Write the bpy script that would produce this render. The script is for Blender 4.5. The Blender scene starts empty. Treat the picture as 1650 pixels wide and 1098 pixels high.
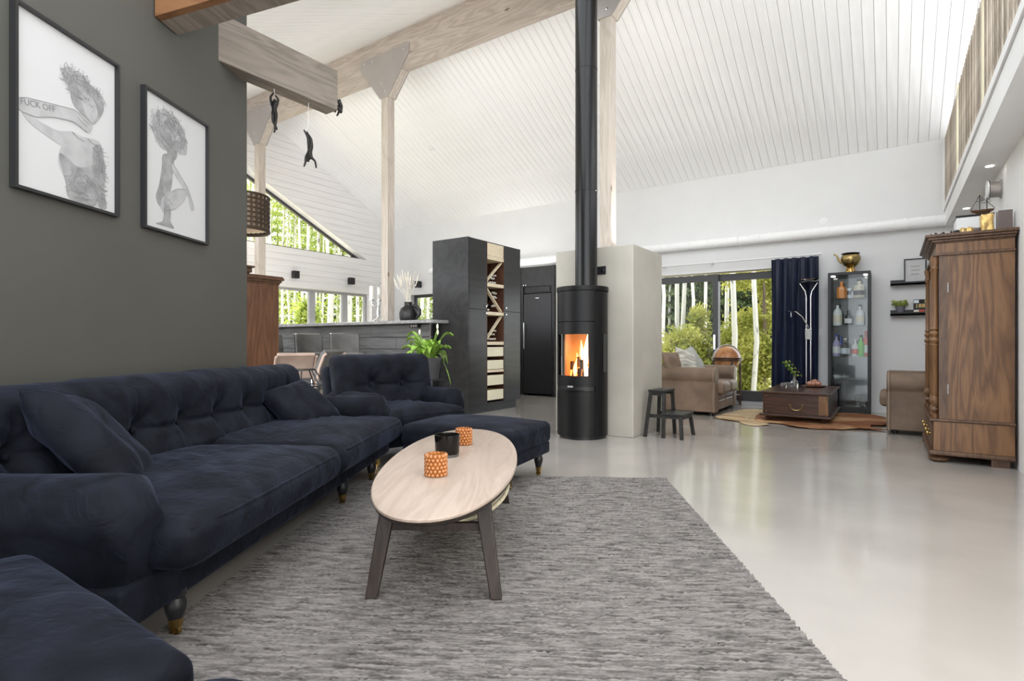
import bpy, bmesh, math, random
import numpy as np
from mathutils import Vector, Matrix
random.seed(7); np.random.seed(7)
scene = bpy.context.scene
COL = scene.collection
R = math.radians
# ------------------------------------------------------------------ camera, world, sun, exposure
cd = bpy.data.cameras.new('camera'); cam = bpy.data.objects.new('camera', cd); COL.objects.link(cam)
cam.location = (0, 0, 1.0); cam.rotation_euler = (R(90), 0, R(34.5))
cd.sensor_width = 36; cd.lens = 36 * 890 / 1650; cd.shift_y = 5.0 / 1650; cd.clip_start = 0.02; cd.clip_end = 300
scene.camera = cam
w = bpy.data.worlds.new('sky'); scene.world = w; w.use_nodes = True
w.node_tree.nodes['Background'].inputs[0].default_value = (0.93, 0.96, 1.0, 1)
w.node_tree.nodes['Background'].inputs[1].default_value = 1.0
sd = bpy.data.lights.new('sun', 'SUN'); sun = bpy.data.objects.new('sun', sd); COL.objects.link(sun)
sd.energy = 4.5; sd.angle = R(0.6); sd.color = (1.0, 0.94, 0.82)
sun.rotation_euler = Vector((0.80, -0.10, -0.60)).to_track_quat('-Z', 'Y').to_euler()
def fill_light(name, loc, size, power):          # invented upward lamps, out of view, added to brighten ceiling and walls
    ld = bpy.data.lights.new(name, 'AREA'); ld.shape = 'RECTANGLE'; ld.size, ld.size_y = size; ld.energy = power; ld.color = (1.0, 0.97, 0.93); ld.spread = R(170)
    lo_ = bpy.data.objects.new(name, ld); COL.objects.link(lo_); lo_.location = loc; lo_.rotation_euler = (R(180), 0, 0)
fill_light('fill_light_block', (-2.42, 6.22, 2.10), (0.3, 0.3), 5)
fill_light('fill_light_wine_cabinet', (-5.17, 6.65, 2.53), (0.5, 1.1), 2.5)
fill_light('fill_light_kitchen', (-6.3, 9.27, 2.52), (1.6, 0.3), 1.5)
fill_light('fill_light_bar', (-8.6, 6.1, 1.38), (1.6, 0.3), 4)
fill_light('fill_light_loft', (1.6, 6.5, 2.95), (1.2, 5.0), 6)
vs = scene.view_settings
vs.view_transform = 'Standard'; vs.look = 'None'; vs.exposure = 2.0; vs.gamma = 1.0; vs.use_curve_mapping = False
try:
    scene.cycles.max_bounces = 10; scene.cycles.diffuse_bounces = 6; scene.cycles.transparent_max_bounces = 24
    scene.cycles.caustics_reflective = False; scene.cycles.caustics_refractive = False
    scene.cycles.sample_clamp_indirect = 6.0
except Exception: pass

# ------------------------------------------------------------------ materials
MATS = {}
def M(name, col, rough=0.5, metal=0.0, var=0.0, vscale=3.0, stretch=(1, 1, 1), bump=0.0, bscale=60.0, bdist=0.002, sheen=0.0,
      sheencol=None, coat=0.0, trans=0.0, emit=None, estr=0.0, col2=None, contrast=(0.3, 0.7), spec=0.5, rvar=0.0, detail=4.0, ior=1.45, alpha=1.0, rot=(0,0,0)):
    m = bpy.data.materials.new(name); m.use_nodes = True; nt = m.node_tree; n = nt.nodes; b = n['Principled BSDF']
    b.inputs['Base Color'].default_value = (*col, 1); b.inputs['Roughness'].default_value = rough; b.inputs['Metallic'].default_value = metal
    b.inputs['Specular IOR Level'].default_value = spec; b.inputs['Coat Weight'].default_value = coat; b.inputs['Coat Roughness'].default_value = 0.1
    b.inputs['Transmission Weight'].default_value = trans; b.inputs['IOR'].default_value = ior; b.inputs['Alpha'].default_value = alpha
    if sheen:
        b.inputs['Sheen Weight'].default_value = sheen; b.inputs['Sheen Roughness'].default_value = 0.4
        b.inputs['Sheen Tint'].default_value = (*(sheencol or col), 1)
    if emit: b.inputs['Emission Color'].default_value = (*emit, 1); b.inputs['Emission Strength'].default_value = estr
    if var or col2 or bump or rvar:
        tc = n.new('ShaderNodeTexCoord'); mp = n.new('ShaderNodeMapping'); nt.links.new(tc.outputs['Object'], mp.inputs[0])
        mp.inputs['Scale'].default_value = stretch; mp.inputs['Rotation'].default_value = rot
    if var or col2:
        nz = n.new('ShaderNodeTexNoise'); nt.links.new(mp.outputs[0], nz.inputs['Vector'])
        nz.inputs['Scale'].default_value = vscale; nz.inputs['Detail'].default_value = detail
        rp = n.new('ShaderNodeValToRGB'); nt.links.new(nz.outputs['Fac'], rp.inputs[0])
        c1 = [max(0, c * (1 - var)) for c in col]; c2 = list(col2) if col2 else [min(1, c * (1 + var)) for c in col]
        rp.color_ramp.elements[0].position = contrast[0]; rp.color_ramp.elements[1].position = contrast[1]
        rp.color_ramp.elements[0].color = (*c1, 1); rp.color_ramp.elements[1].color = (*c2, 1)
        nt.links.new(rp.outputs[0], b.inputs['Base Color'])
        if rvar:
            mr = n.new('ShaderNodeMapRange'); nt.links.new(nz.outputs['Fac'], mr.inputs[0])
            mr.inputs[3].default_value = max(0, rough - rvar); mr.inputs[4].default_value = rough + rvar
            nt.links.new(mr.outputs[0], b.inputs['Roughness'])
    if bump:
        n2 = n.new('ShaderNodeTexNoise'); nt.links.new(mp.outputs[0], n2.inputs['Vector']); n2.inputs['Scale'].default_value = bscale; n2.inputs['Detail'].default_value = 5
        bp = n.new('ShaderNodeBump'); bp.inputs['Strength'].default_value = bump; bp.inputs['Distance'].default_value = bdist
        nt.links.new(n2.outputs['Fac'], bp.inputs['Height']); nt.links.new(bp.outputs[0], b.inputs['Normal'])
    MATS[name] = m; return m
def glass(name, tint=(1, 1, 1), refl=0.06):
    m = bpy.data.materials.new(name); m.use_nodes = True; nt = m.node_tree; n = nt.nodes; n.remove(n['Principled BSDF'])
    t = n.new('ShaderNodeBsdfTransparent'); t.inputs[0].default_value = (*tint, 1)
    g = n.new('ShaderNodeBsdfGlossy'); g.inputs['Roughness'].default_value = 0.02
    fr = n.new('ShaderNodeFresnel'); fr.inputs[0].default_value = 1.0 + refl * 7
    mx = n.new('ShaderNodeMixShader'); nt.links.new(fr.outputs[0], mx.inputs[0]); nt.links.new(t.outputs[0], mx.inputs[1]); nt.links.new(g.outputs[0], mx.inputs[2])
    nt.links.new(mx.outputs[0], n['Material Output'].inputs[0]); MATS[name] = m; return m
def grain(name, c1, c2, axis='Z', scale=6.0, rough=0.5, knots=True, ring=18.0, spec=0.4, bump=0.0):
    """wood: stretched noise along an axis, warped"""
    m = bpy.data.materials.new(name); m.use_nodes = True; nt = m.node_tree; n = nt.nodes; b = n['Principled BSDF']
    tc = n.new('ShaderNodeTexCoord'); mp = n.new('ShaderNodeMapping'); nt.links.new(tc.outputs['Object'], mp.inputs[0])
    mp.inputs['Scale'].default_value = {'X': (0.12, 1, 1), 'Y': (1, 0.12, 1), 'Z': (1, 1, 0.12)}[axis]
    nz = n.new('ShaderNodeTexNoise'); nz.inputs['Scale'].default_value = scale; nz.inputs['Detail'].default_value = 6; nz.inputs['Distortion'].default_value = 0.6
    nt.links.new(mp.outputs[0], nz.inputs['Vector'])
    mul = n.new('ShaderNodeMath'); mul.operation = 'MULTIPLY'; mul.inputs[1].default_value = ring; nt.links.new(nz.outputs['Fac'], mul.inputs[0])
    fr = n.new('ShaderNodeMath'); fr.operation = 'PINGPONG'; fr.inputs[1].default_value = 1.0; nt.links.new(mul.outputs[0], fr.inputs[0])
    n3 = n.new('ShaderNodeTexNoise'); n3.inputs['Scale'].default_value = scale * 9; n3.inputs['Detail'].default_value = 3; nt.links.new(mp.outputs[0], n3.inputs['Vector'])
    ad = n.new('ShaderNodeMath'); ad.operation = 'MULTIPLY_ADD'; ad.inputs[1].default_value = 0.55; nt.links.new(fr.outputs[0], ad.inputs[0])
    sc_ = n.new('ShaderNodeMath'); sc_.operation = 'MULTIPLY'; sc_.inputs[1].default_value = 0.45; nt.links.new(n3.outputs['Fac'], sc_.inputs[0]); nt.links.new(sc_.outputs[0], ad.inputs[2])
    rp = n.new('ShaderNodeValToRGB'); nt.links.new(ad.outputs[0], rp.inputs[0])
    rp.color_ramp.elements[0].color = (*c1, 1); rp.color_ramp.elements[1].color = (*c2, 1); rp.color_ramp.elements[0].position = 0.15; rp.color_ramp.elements[1].position = 0.8
    out = rp.outputs[0]
    if knots:
        vo = n.new('ShaderNodeTexVoronoi'); vo.inputs['Scale'].default_value = 2.6; mp2 = n.new('ShaderNodeMapping'); nt.links.new(tc.outputs['Object'], mp2.inputs[0])
        mp2.inputs['Scale'].default_value = {'X': (0.6, 1.6, 1.6), 'Y': (1.6, 0.6, 1.6), 'Z': (1.6, 1.6, 0.6)}[axis]; nt.links.new(mp2.outputs[0], vo.inputs['Vector'])
        kr = n.new('ShaderNodeValToRGB'); nt.links.new(vo.outputs['Distance'], kr.inputs[0]); kr.color_ramp.elements[0].position = 0.03; kr.color_ramp.elements[1].position = 0.09
        kr.color_ramp.elements[0].color = (0.35, 0.28, 0.22, 1); kr.color_ramp.elements[1].color = (1, 1, 1, 1)
        mm = n.new('ShaderNodeMix'); mm.data_type = 'RGBA'; mm.blend_type = 'MULTIPLY'; mm.inputs[0].default_value = 1
        nt.links.new(out, mm.inputs[6]); nt.links.new(kr.outputs[0], mm.inputs[7]); out = mm.outputs[2]
    nt.links.new(out, b.inputs['Base Color']); b.inputs['Roughness'].default_value = rough; b.inputs['Specular IOR Level'].default_value = spec
    if bump:
        bp = n.new('ShaderNodeBump'); bp.inputs['Strength'].default_value = bump; bp.inputs['Distance'].default_value = 0.002
        nt.links.new(ad.outputs[0], bp.inputs['Height']); nt.links.new(bp.outputs[0], b.inputs['Normal'])
    MATS[name] = m; return m
def velvet(name, base, lit):
    m = M(name, base, rough=0.75, var=0.0, spec=0.15, sheen=1.0, sheencol=lit)
    nt = m.node_tree; n = nt.nodes; b = n['Principled BSDF']
    tc = n.new('ShaderNodeTexCoord'); nz = n.new('ShaderNodeTexNoise'); nz.inputs['Scale'].default_value = 4.5; nz.inputs['Detail'].default_value = 5; nz.inputs['Distortion'].default_value = 1.4
    nt.links.new(tc.outputs['Object'], nz.inputs['Vector'])
    rp = n.new('ShaderNodeValToRGB'); nt.links.new(nz.outputs['Fac'], rp.inputs[0]); rp.color_ramp.elements[0].position = 0.38; rp.color_ramp.elements[1].position = 0.66
    rp.color_ramp.elements[0].color = (*[c * 0.75 for c in base], 1); rp.color_ramp.elements[1].color = (*[c * 1.7 for c in base], 1)
    nt.links.new(rp.outputs[0], b.inputs['Base Color'])
    mr = n.new('ShaderNodeMapRange'); nt.links.new(nz.outputs['Fac'], mr.inputs[0]); mr.inputs[1].default_value = 0.35; mr.inputs[2].default_value = 0.7; mr.inputs[3].default_value = 0.35; mr.inputs[4].default_value = 1.0
    nt.links.new(mr.outputs[0], b.inputs['Sheen Weight'])
    bp = n.new('ShaderNodeBump'); bp.inputs['Strength'].default_value = 0.6; bp.inputs['Distance'].default_value = 0.012
    n2 = n.new('ShaderNodeTexNoise'); n2.inputs['Scale'].default_value = 9; n2.inputs['Detail'].default_value = 2; n2.inputs['Distortion'].default_value = 2.0
    nt.links.new(tc.outputs['Object'], n2.inputs['Vector']); nt.links.new(n2.outputs['Fac'], bp.inputs['Height']); nt.links.new(bp.outputs[0], b.inputs['Normal'])
    return m

velvet('velvet', (0.0048, 0.0056, 0.0090), (0.052, 0.062, 0.100))
M('floor', (0.385, 0.355, 0.32), coat=0.55, rough=0.2, var=0.10, vscale=1.3, detail=8, rvar=0.08, bump=0.04, bscale=6, spec=0.5)
M('white', (0.88, 0.88, 0.88), rough=0.6, var=0.02)
M('ceilwhite', (0.90, 0.90, 0.90), rough=0.55, var=0.05, vscale=4, stretch=(4, 0.4, 0.4))
M('sidingwhite', (0.86, 0.85, 0.84), rough=0.55, var=0.05, vscale=4, stretch=(1, 0.3, 5))
M('greywall', (0.74, 0.74, 0.74), rough=0.8, var=0.015)
M('green', (0.070, 0.0685, 0.060), rough=0.55, var=0.06, vscale=1.5, bump=0.03, bscale=40)
M('concrete', (0.40, 0.375, 0.325), rough=0.5, var=0.14, vscale=1.6, detail=8, bump=0.05, bscale=12)
grain('beam', (0.40, 0.34, 0.29), (0.54, 0.475, 0.42), 'X', 5, 0.65)
grain('beamY', (0.15, 0.125, 0.10), (0.235, 0.198, 0.165), 'Y', 5, 0.65)
grain('post', (0.45, 0.39, 0.33), (0.58, 0.515, 0.455), 'Z', 5, 0.65)
grain('beamorange', (0.13, 0.055, 0.02), (0.21, 0.10, 0.042), 'X', 5, 0.6)
grain('slat', (0.24, 0.20, 0.155), (0.40, 0.34, 0.27), 'Z', 9, 0.6, knots=False)
grain('slatdark', (0.15, 0.12, 0.09), (0.27, 0.225, 0.17), 'Z', 9, 0.6, knots=False)
grain('slatpale', (0.36, 0.31, 0.25), (0.52, 0.45, 0.37), 'Z', 9, 0.6, knots=False)
M('steel', (0.42, 0.39, 0.37), rough=0.45, metal=0.35, var=0.05)
M('chrome', (0.80, 0.80, 0.80), rough=0.15, metal=1.0)
M('brass', (0.55, 0.36, 0.12), rough=0.25, metal=1.0, var=0.15)
M('brassold', (0.40, 0.29, 0.12), rough=0.3, metal=1.0, var=0.3, vscale=8)
M('black', (0.012, 0.012, 0.013), rough=0.4)
M('stoveblack', (0.005, 0.005, 0.0052), spec=0.3, rough=0.42, bump=0.05, bscale=400)
M('flueblack', (0.006, 0.006, 0.0062), rough=0.25, spec=0.4)
grain('blackwood', (0.010, 0.010, 0.010), (0.022, 0.022, 0.022), 'Y', 3, 0.3, knots=False, ring=12)
grain('barwood', (0.075, 0.075, 0.077), (0.14, 0.14, 0.14), 'X', 3, 0.5, knots=False, ring=14)
M('stone', (0.28, 0.28, 0.28), rough=0.3, var=0.35, vscale=30, detail=8)
M('fridge', (0.035, 0.035, 0.037), rough=0.3, metal=0.5)
grain('pine', (0.66, 0.55, 0.38), (0.80, 0.70, 0.52), 'X', 5, 0.5, knots=False)
M('pinelight', (0.80, 0.74, 0.55), rough=0.5, var=0.05)
grain('mahogany', (0.055, 0.022, 0.014), (0.11, 0.05, 0.03), 'Z', 5, 0.4, knots=False)
grain('oak', (0.085, 0.036, 0.013), (0.21, 0.105, 0.044), 'Z', 2.0, 0.35, knots=False, ring=34, bump=0.2)
grain('oakdark', (0.06, 0.028, 0.013), (0.125, 0.065, 0.033), 'Z', 6, 0.35, knots=False)
grain('antique', (0.085, 0.036, 0.018), (0.15, 0.072, 0.038), 'Z', 4, 0.45, knots=False)
grain('tableoak', (0.35, 0.27, 0.215), (0.42, 0.335, 0.275), 'Y', 8, 0.4, knots=False, ring=14)
grain('legwood', (0.020, 0.0135, 0.0105), (0.042, 0.030, 0.025), 'Z', 6, 0.5, knots=False)
grain('stoolwood', (0.012, 0.012, 0.011), (0.03, 0.028, 0.026), 'X', 6, 0.4, knots=False)
grain('trunkwood', (0.035, 0.016, 0.010), (0.075, 0.034, 0.020), 'X', 5, 0.3, knots=False)
M('cord', (0.62, 0.55, 0.38), rough=0.8, var=0.2, vscale=40)
M('leather', (0.185, 0.128, 0.09), rough=0.5, var=0.28, vscale=4, detail=6, bump=0.15, bscale=90, spec=0.35)
M('leatherpipe', (0.30, 0.22, 0.16), rough=0.5)
M('leathergrey', (0.11, 0.105, 0.10), rough=0.5, var=0.2, vscale=8, bump=0.1, bscale=80)
M('leatherpink', (0.42, 0.31, 0.25), rough=0.55, var=0.12, vscale=6)
M('cushionstripe', (0.50, 0.48, 0.42), rough=0.9, var=0.5, vscale=5, stretch=(1, 7, 1), sheen=0.3)
M('cushionplain', (0.36, 0.36, 0.33), rough=0.9, var=0.15, vscale=6)
M('curtain', (0.008, 0.012, 0.032), rough=0.6, var=0.2, vscale=12, sheen=0.4, sheencol=(0.2, 0.3, 0.6))
M('rug', (0.058, 0.053, 0.049), rough=0.95, var=0.0, col2=(0.215, 0.198, 0.186), vscale=70, stretch=(0.13, 1.0, 1), contrast=(0.30, 0.60), bump=0.35, bscale=220, bdist=0.004, spec=0.1, detail=6)
M('rugbase', (0.05, 0.046, 0.042), rough=0.95, spec=0.1)
M('hide', (0.22, 0.085, 0.035), rough=0.8, var=0.0, col2=(0.52, 0.33, 0.17), vscale=2.2, contrast=(0.42, 0.68), bump=0.5, bscale=50, bdist=0.01, sheen=0.3)
M('hidepale', (0.34, 0.20, 0.08), rough=0.8, var=0.0, col2=(0.62, 0.50, 0.33), vscale=3, stretch=(0.6, 3, 1), contrast=(0.38, 0.62), bump=0.5, bscale=40, bdist=0.01, sheen=0.3)
M('paper', (0.50, 0.50, 0.50), rough=0.5)
M('ink1', (0.365, 0.365, 0.365), rough=0.6, var=0.12, vscale=14, detail=8)
M('ink2', (0.255, 0.255, 0.255), rough=0.6, var=0.25, vscale=16, detail=8)
M('ink3b', (0.27, 0.27, 0.27), rough=0.6)
M('ink3', (0.20, 0.20, 0.20), rough=0.6)
M('framegrey', (0.018, 0.018, 0.019), rough=0.4)
M('amber', (0.85, 0.30, 0.07), rough=0.06, trans=0.55, ior=1.5, coat=0.6, var=0.25, vscale=40)
M('blackglass', (0.006, 0.005, 0.005), rough=0.08, spec=0.35)
M('clearglass', (0.95, 0.97, 0.97), rough=0.03, trans=0.9, ior=1.45)
M('wax', (0.85, 0.83, 0.78), rough=0.5)
M('leaf', (0.24, 0.40, 0.06), rough=0.45, var=0.45, vscale=14)
M('leafyellow', (0.36, 0.42, 0.10), rough=0.6, var=0.4, vscale=20)
M('potgrey', (0.055, 0.055, 0.058), rough=0.55, var=0.2, vscale=12)
M('potblue', (0.13, 0.13, 0.16), rough=0.5)
M('grass_dry', (0.75, 0.70, 0.60), rough=0.9, var=0.2, vscale=30)
M('ceramicblack', (0.015, 0.014, 0.014), rough=0.35, var=0.4, vscale=10, bump=0.2, bscale=20)
M('shade', (0.07, 0.045, 0.03), rough=0.6, metal=0.3)
M('shadein', (0.62, 0.50, 0.36), rough=0.5)
M('globe', (0.34, 0.13, 0.045), rough=0.3, var=0.0, col2=(0.50, 0.25, 0.11), vscale=5, contrast=(0.45, 0.55))
M('plastic', (0.80, 0.80, 0.80), rough=0.4)
M('gold', (0.70, 0.48, 0.18), rough=0.35, metal=0.7, var=0.35, vscale=18, bump=0.6, bscale=30, bdist=0.01)
M('bookbrown', (0.16, 0.125, 0.115), rough=0.5)
M('bronze', (0.022, 0.020, 0.018), rough=0.35, metal=0.5)
M('barkbirch', (0.50, 0.49, 0.47), rough=0.8, var=0.0, col2=(0.50, 0.49, 0.46), vscale=5, stretch=(1, 1, 0.5), contrast=(0.30, 0.40))
MATS['barkbirch'].node_tree.nodes['Color Ramp'].color_ramp.elements[0].color = (0.10, 0.09, 0.08, 1)
M('barkdark', (0.16, 0.12, 0.09), rough=0.9, var=0.4, vscale=8, stretch=(3, 3, 0.4))
def leafmat(name, c1, c2, tr):
    m = M(name, c1, rough=0.6, col2=c2, vscale=1.6, contrast=(0.35, 0.65)); nt = m.node_tree; n = nt.nodes
    t = n.new('ShaderNodeBsdfTranslucent'); mx = n.new('ShaderNodeMixShader'); mx.inputs[0].default_value = tr
    nt.links.new(n['Color Ramp'].outputs[0], t.inputs[0]); nt.links.new(n['Principled BSDF'].outputs[0], mx.inputs[1]); nt.links.new(t.outputs[0], mx.inputs[2])
    nt.links.new(mx.outputs[0], n['Material Output'].inputs[0])
leafmat('birchleaf', (0.16, 0.22, 0.033), (0.36, 0.43, 0.095), 0.5)
leafmat('bushleaf', (0.20, 0.24, 0.034), (0.50, 0.48, 0.12), 0.45)
leafmat('spruceleaf', (0.03, 0.05, 0.018), (0.085, 0.12, 0.04), 0.25)
M('grassout', (0.28, 0.27, 0.12), rough=0.95, var=0.0, col2=(0.55, 0.48, 0.32), vscale=1.2, detail=8, contrast=(0.35, 0.65))
glass('window_glass', (0.97, 0.98, 0.98), 0.025)
glass('case_glass', (0.93, 0.95, 0.95), 0.05)
M('mirrorback', (0.075, 0.075, 0.075), rough=0.12, metal=0.8)
M('windowframe', (0.05, 0.05, 0.053), rough=0.4)
M('framelight', (0.42, 0.42, 0.43), rough=0.5)
M('flame', (1.0, 0.5, 0.1), rough=0.6, emit=(1.0, 0.42, 0.08), estr=2.4)
M('flamecore', (1.0, 0.8, 0.4), rough=0.6, emit=(1.0, 0.72, 0.30), estr=4.0)
M('firebrick', (0.42, 0.24, 0.13), rough=0.9, var=0.15, vscale=6)
M('log', (0.05, 0.022, 0.014), rough=0.9, var=0.6, vscale=10)
M('ember', (0.9, 0.2, 0.05), rough=0.8, emit=(1.0, 0.16, 0.03), estr=1.5)
M('darkpanel', (0.008, 0.008, 0.009), rough=0.15)
M('lampon', (1, 1, 1), emit=(1.0, 0.95, 0.88), estr=4.0)
for k, c in dict(q_orange=(0.85, 0.30, 0.05), q_cream=(0.80, 0.72, 0.58), q_blue=(0.06, 0.10, 0.45), q_green=(0.15, 0.55, 0.05), q_red=(0.65, 0.10, 0.07), q_pale=(0.72, 0.78, 0.85), q_lilac=(0.45, 0.40, 0.62), q_dark=(0.015, 0.015, 0.017), q_white=(0.80, 0.80, 0.79), q_copper=(0.45, 0.20, 0.13)).items():
    M(k, c, rough=0.15, coat=0.4)

# ------------------------------------------------------------------ mesh helpers
class B:
    def __init__(s): s.v = []; s.f = []
    def add(s, vs_, fs_):
        o = len(s.v); s.v += [tuple(p) for p in vs_]; s.f += [tuple(i + o for i in f) for f in fs_]; return s
    def box(s, x0, x1, y0, y1, z0, z1):
        return s.add([(x0, y0, z0), (x1, y0, z0), (x1, y1, z0), (x0, y1, z0), (x0, y0, z1), (x1, y0, z1), (x1, y1, z1), (x0, y1, z1)],
                     [(3, 2, 1, 0), (4, 5, 6, 7), (0, 1, 5, 4), (1, 2, 6, 5), (2, 3, 7, 6), (3, 0, 4, 7)])
    def obox(s, c, size, m):
        h = [k / 2 for k in size]; pts = [Vector(c) + m @ Vector((a * h[0], b * h[1], d * h[2])) for d in (-1, 1) for (a, b) in ((-1, -1), (1, -1), (1, 1), (-1, 1))]
        return s.add(pts, [(3, 2, 1, 0), (4, 5, 6, 7), (0, 1, 5, 4), (1, 2, 6, 5), (2, 3, 7, 6), (3, 0, 4, 7)])
    def bar(s, p0, p1, a, b=None, up=(0, 0, 1)):
        p0 = Vector(p0); p1 = Vector(p1); d = (p1 - p0); L = d.length; d.normalize(); u = Vector(up)
        if abs(d.dot(u)) > 0.98: u = Vector((1, 0, 0))
        x = d.cross(u).normalized(); z = x.cross(d)
        return s.obox((p0 + p1) / 2, (a, L, b or a), Matrix((x, d, z)).transposed())
    def leg4(s, top, bot, st, sb):
        """tapered square bar, horizontal ends; st, sb are (wx, wy)"""
        pts = []
        for (c, (a, b)) in ((bot, sb), (top, st)):
            pts += [(c[0] - a / 2, c[1] - b / 2, c[2]), (c[0] + a / 2, c[1] - b / 2, c[2]), (c[0] + a / 2, c[1] + b / 2, c[2]), (c[0] - a / 2, c[1] + b / 2, c[2])]
        return s.add(pts, [(3, 2, 1, 0), (4, 5, 6, 7), (0, 1, 5, 4), (1, 2, 6, 5), (2, 3, 7, 6), (3, 0, 4, 7)])
    def lathe(s, prof, c=(0, 0, 0), n=20, sx=1, sy=1, cap=True):
        o = len(s.v); k = len(prof)
        for (r, z) in prof:
            for i in range(n):
                a = 2 * math.pi * i / n; s.v.append((c[0] + r * math.cos(a) * sx, c[1] + r * math.sin(a) * sy, c[2] + z))
        for j in range(k - 1):
            for i in range(n): s.f.append((o + j * n + i, o + j * n + (i + 1) % n, o + (j + 1) * n + (i + 1) % n, o + (j + 1) * n + i))
        if cap:
            if prof[0][0] > 1e-4: s.f.append(tuple(o + i for i in reversed(range(n))))
            if prof[-1][0] > 1e-4: s.f.append(tuple(o + (k - 1) * n + i for i in range(n)))
        return s
    def tube(s, pts, r, n=8, cap=True):
        pts = [Vector(p) for p in pts]; rr = r if isinstance(r, (list, tuple)) else [r] * len(pts); o = len(s.v); prev = None
        for i, p in enumerate(pts):
            d = (pts[min(i + 1, len(pts) - 1)] - pts[max(i - 1, 0)]).normalized()
            if prev is None:
                u = Vector((0, 0, 1)) if abs(d.z) < 0.9 else Vector((1, 0, 0)); x = d.cross(u).normalized()
            else: x = (prev - d * prev.dot(d)).normalized()
            prev = x; y = d.cross(x)
            for k in range(n):
                a = 2 * math.pi * k / n; s.v.append(tuple(p + (x * math.cos(a) + y * math.sin(a)) * rr[i]))
        for j in range(len(pts) - 1):
            for k in range(n): s.f.append((o + j * n + k, o + j * n + (k + 1) % n, o + (j + 1) * n + (k + 1) % n, o + (j + 1) * n + k))
        if cap: s.f.append(tuple(o + k for k in reversed(range(n)))); s.f.append(tuple(o + (len(pts) - 1) * n + k for k in range(n)))
        return s
    def prism(s, poly, axis, a0, a1):
        """poly of 2-D points; axis X: (y,z); Y: (x,z); Z: (x,y)"""
        def P(p, a): return {'X': (a, p[0], p[1]), 'Y': (p[0], a, p[1]), 'Z': (p[0], p[1], a)}[axis]
        n = len(poly)
        return s.add([P(p, a0) for p in poly] + [P(p, a1) for p in poly], [tuple(reversed(range(n))), tuple(range(n, 2 * n))] + [(i, (i + 1) % n, n + (i + 1) % n, n + i) for i in range(n)])
    def sph(s, c, r, n=12, m=8):
        r = r if isinstance(r, (list, tuple)) else (r, r, r); o = len(s.v)
        prof = [(math.sin(math.pi * j / m), -math.cos(math.pi * j / m)) for j in range(m + 1)]
        for (a, z) in prof:
            for i in range(n): t = 2 * math.pi * i / n; s.v.append((c[0] + max(a, 1e-4) * r[0] * math.cos(t), c[1] + max(a, 1e-4) * r[1] * math.sin(t), c[2] + z * r[2]))
        for j in range(m):
            for i in range(n): s.f.append((o + j * n + i, o + j * n + (i + 1) % n, o + (j + 1) * n + (i + 1) % n, o + (j + 1) * n + i))
        return s
    def rg(s, size, r, seg, fn=None, c=(0, 0, 0)):
        V, F = rgrid(size, r, seg)
        if fn is not None: V = fn(V)
        return s.add(V + np.array(c), F)
    def o(s, name, mat, parent=None, smooth=False, ang=40, bevel=0, loc=None, rz=0, fixn=True):
        me = bpy.data.meshes.new(name); me.from_pydata(s.v, [], s.f)
        if fixn:
            bm = bmesh.new(); bm.from_mesh(me); bmesh.ops.recalc_face_normals(bm, faces=bm.faces); bm.to_mesh(me); bm.free()
        me.materials.append(MATS[mat])
        if smooth:
            me.polygons.foreach_set('use_smooth', [True] * len(me.polygons))
            if ang < 180: me.set_sharp_from_angle(angle=R(ang))
        o = bpy.data.objects.new(name, me); COL.objects.link(o); o.parent = parent
        if loc: o.location = loc
        o.rotation_euler[2] = rz
        if bevel:
            b = o.modifiers.new('bevel', 'BEVEL'); b.width = bevel; b.segments = 2; b.limit_method = 'ANGLE'; b.angle_limit = R(35)
        return o
def rgrid(size, r, seg, k=3):
    ax = []
    for s_, n_ in zip(size, seg):
        h = s_ / 2; rr = min(r, h * 0.999)
        edge = [h - rr + rr * math.tan(math.pi / 4 * j / k) for j in range(1, k + 1)]
        inner = [-(h - rr) + 2 * (h - rr) * j / n_ for j in range(n_ + 1)]
        ax.append(np.array([-e for e in reversed(edge)] + inner + edge))
    hs = np.array(size) / 2; rr = np.minimum(r, hs * 0.999)
    V = []; F = []; key = {}
    def vid(p):
        q = (round(p[0], 5), round(p[1], 5), round(p[2], 5))
        if q not in key: key[q] = len(V); V.append(p)
        return key[q]
    for d in range(3):
        a, b = [(1, 2), (2, 0), (0, 1)][d]
        for sg in (-1, 1):
            g = []
            for x in ax[a]:
                row = []
                for y in ax[b]:
                    p = [0, 0, 0]; p[d] = sg * hs[d]; p[a] = x; p[b] = y; row.append(vid(tuple(p)))
                g.append(row)
            for i in range(len(ax[a]) - 1):
                for j in range(len(ax[b]) - 1):
                    q = (g[i][j], g[i + 1][j], g[i + 1][j + 1], g[i][j + 1]); F.append(q if sg > 0 else q[::-1])
    V = np.array(V, float); inn = np.clip(V, -(hs - rr), hs - rr); dlt = (V - inn) / rr; L = np.linalg.norm(dlt, axis=1, keepdims=True); L[L == 0] = 1
    return inn + dlt / L * rr, F
def wob(V, f, seed=0, amp=1.0):
    rs = np.random.RandomState(seed); out = np.zeros(len(V))
    for k in range(5):
        d = rs.normal(size=3); d /= np.linalg.norm(d); out += np.sin(V @ d * f * (1 + 0.5 * k) + rs.uniform(0, 6.28)) / (1 + 0.6 * k)
    return out * amp / 2.0
def smooth01(x, a, b):
    t = np.clip((x - a) / (b - a), 0, 1); return t * t * (3 - 2 * t)
def tag(o, label, cat, group=None):
    o['label'] = label; o['category'] = cat
    if group: o['group'] = group
    return o
def thing(name, label, cat, loc=(0, 0, 0), rz=0, group=None):
    o = bpy.data.objects.new(name, None); COL.objects.link(o); o.location = loc; o.rotation_euler[2] = rz; o.empty_display_size = 0.1
    return tag(o, label, cat, group)
def struct(o): o['kind'] = 'structure'; return o
def stuff(o): o['kind'] = 'stuff'; return o
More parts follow.
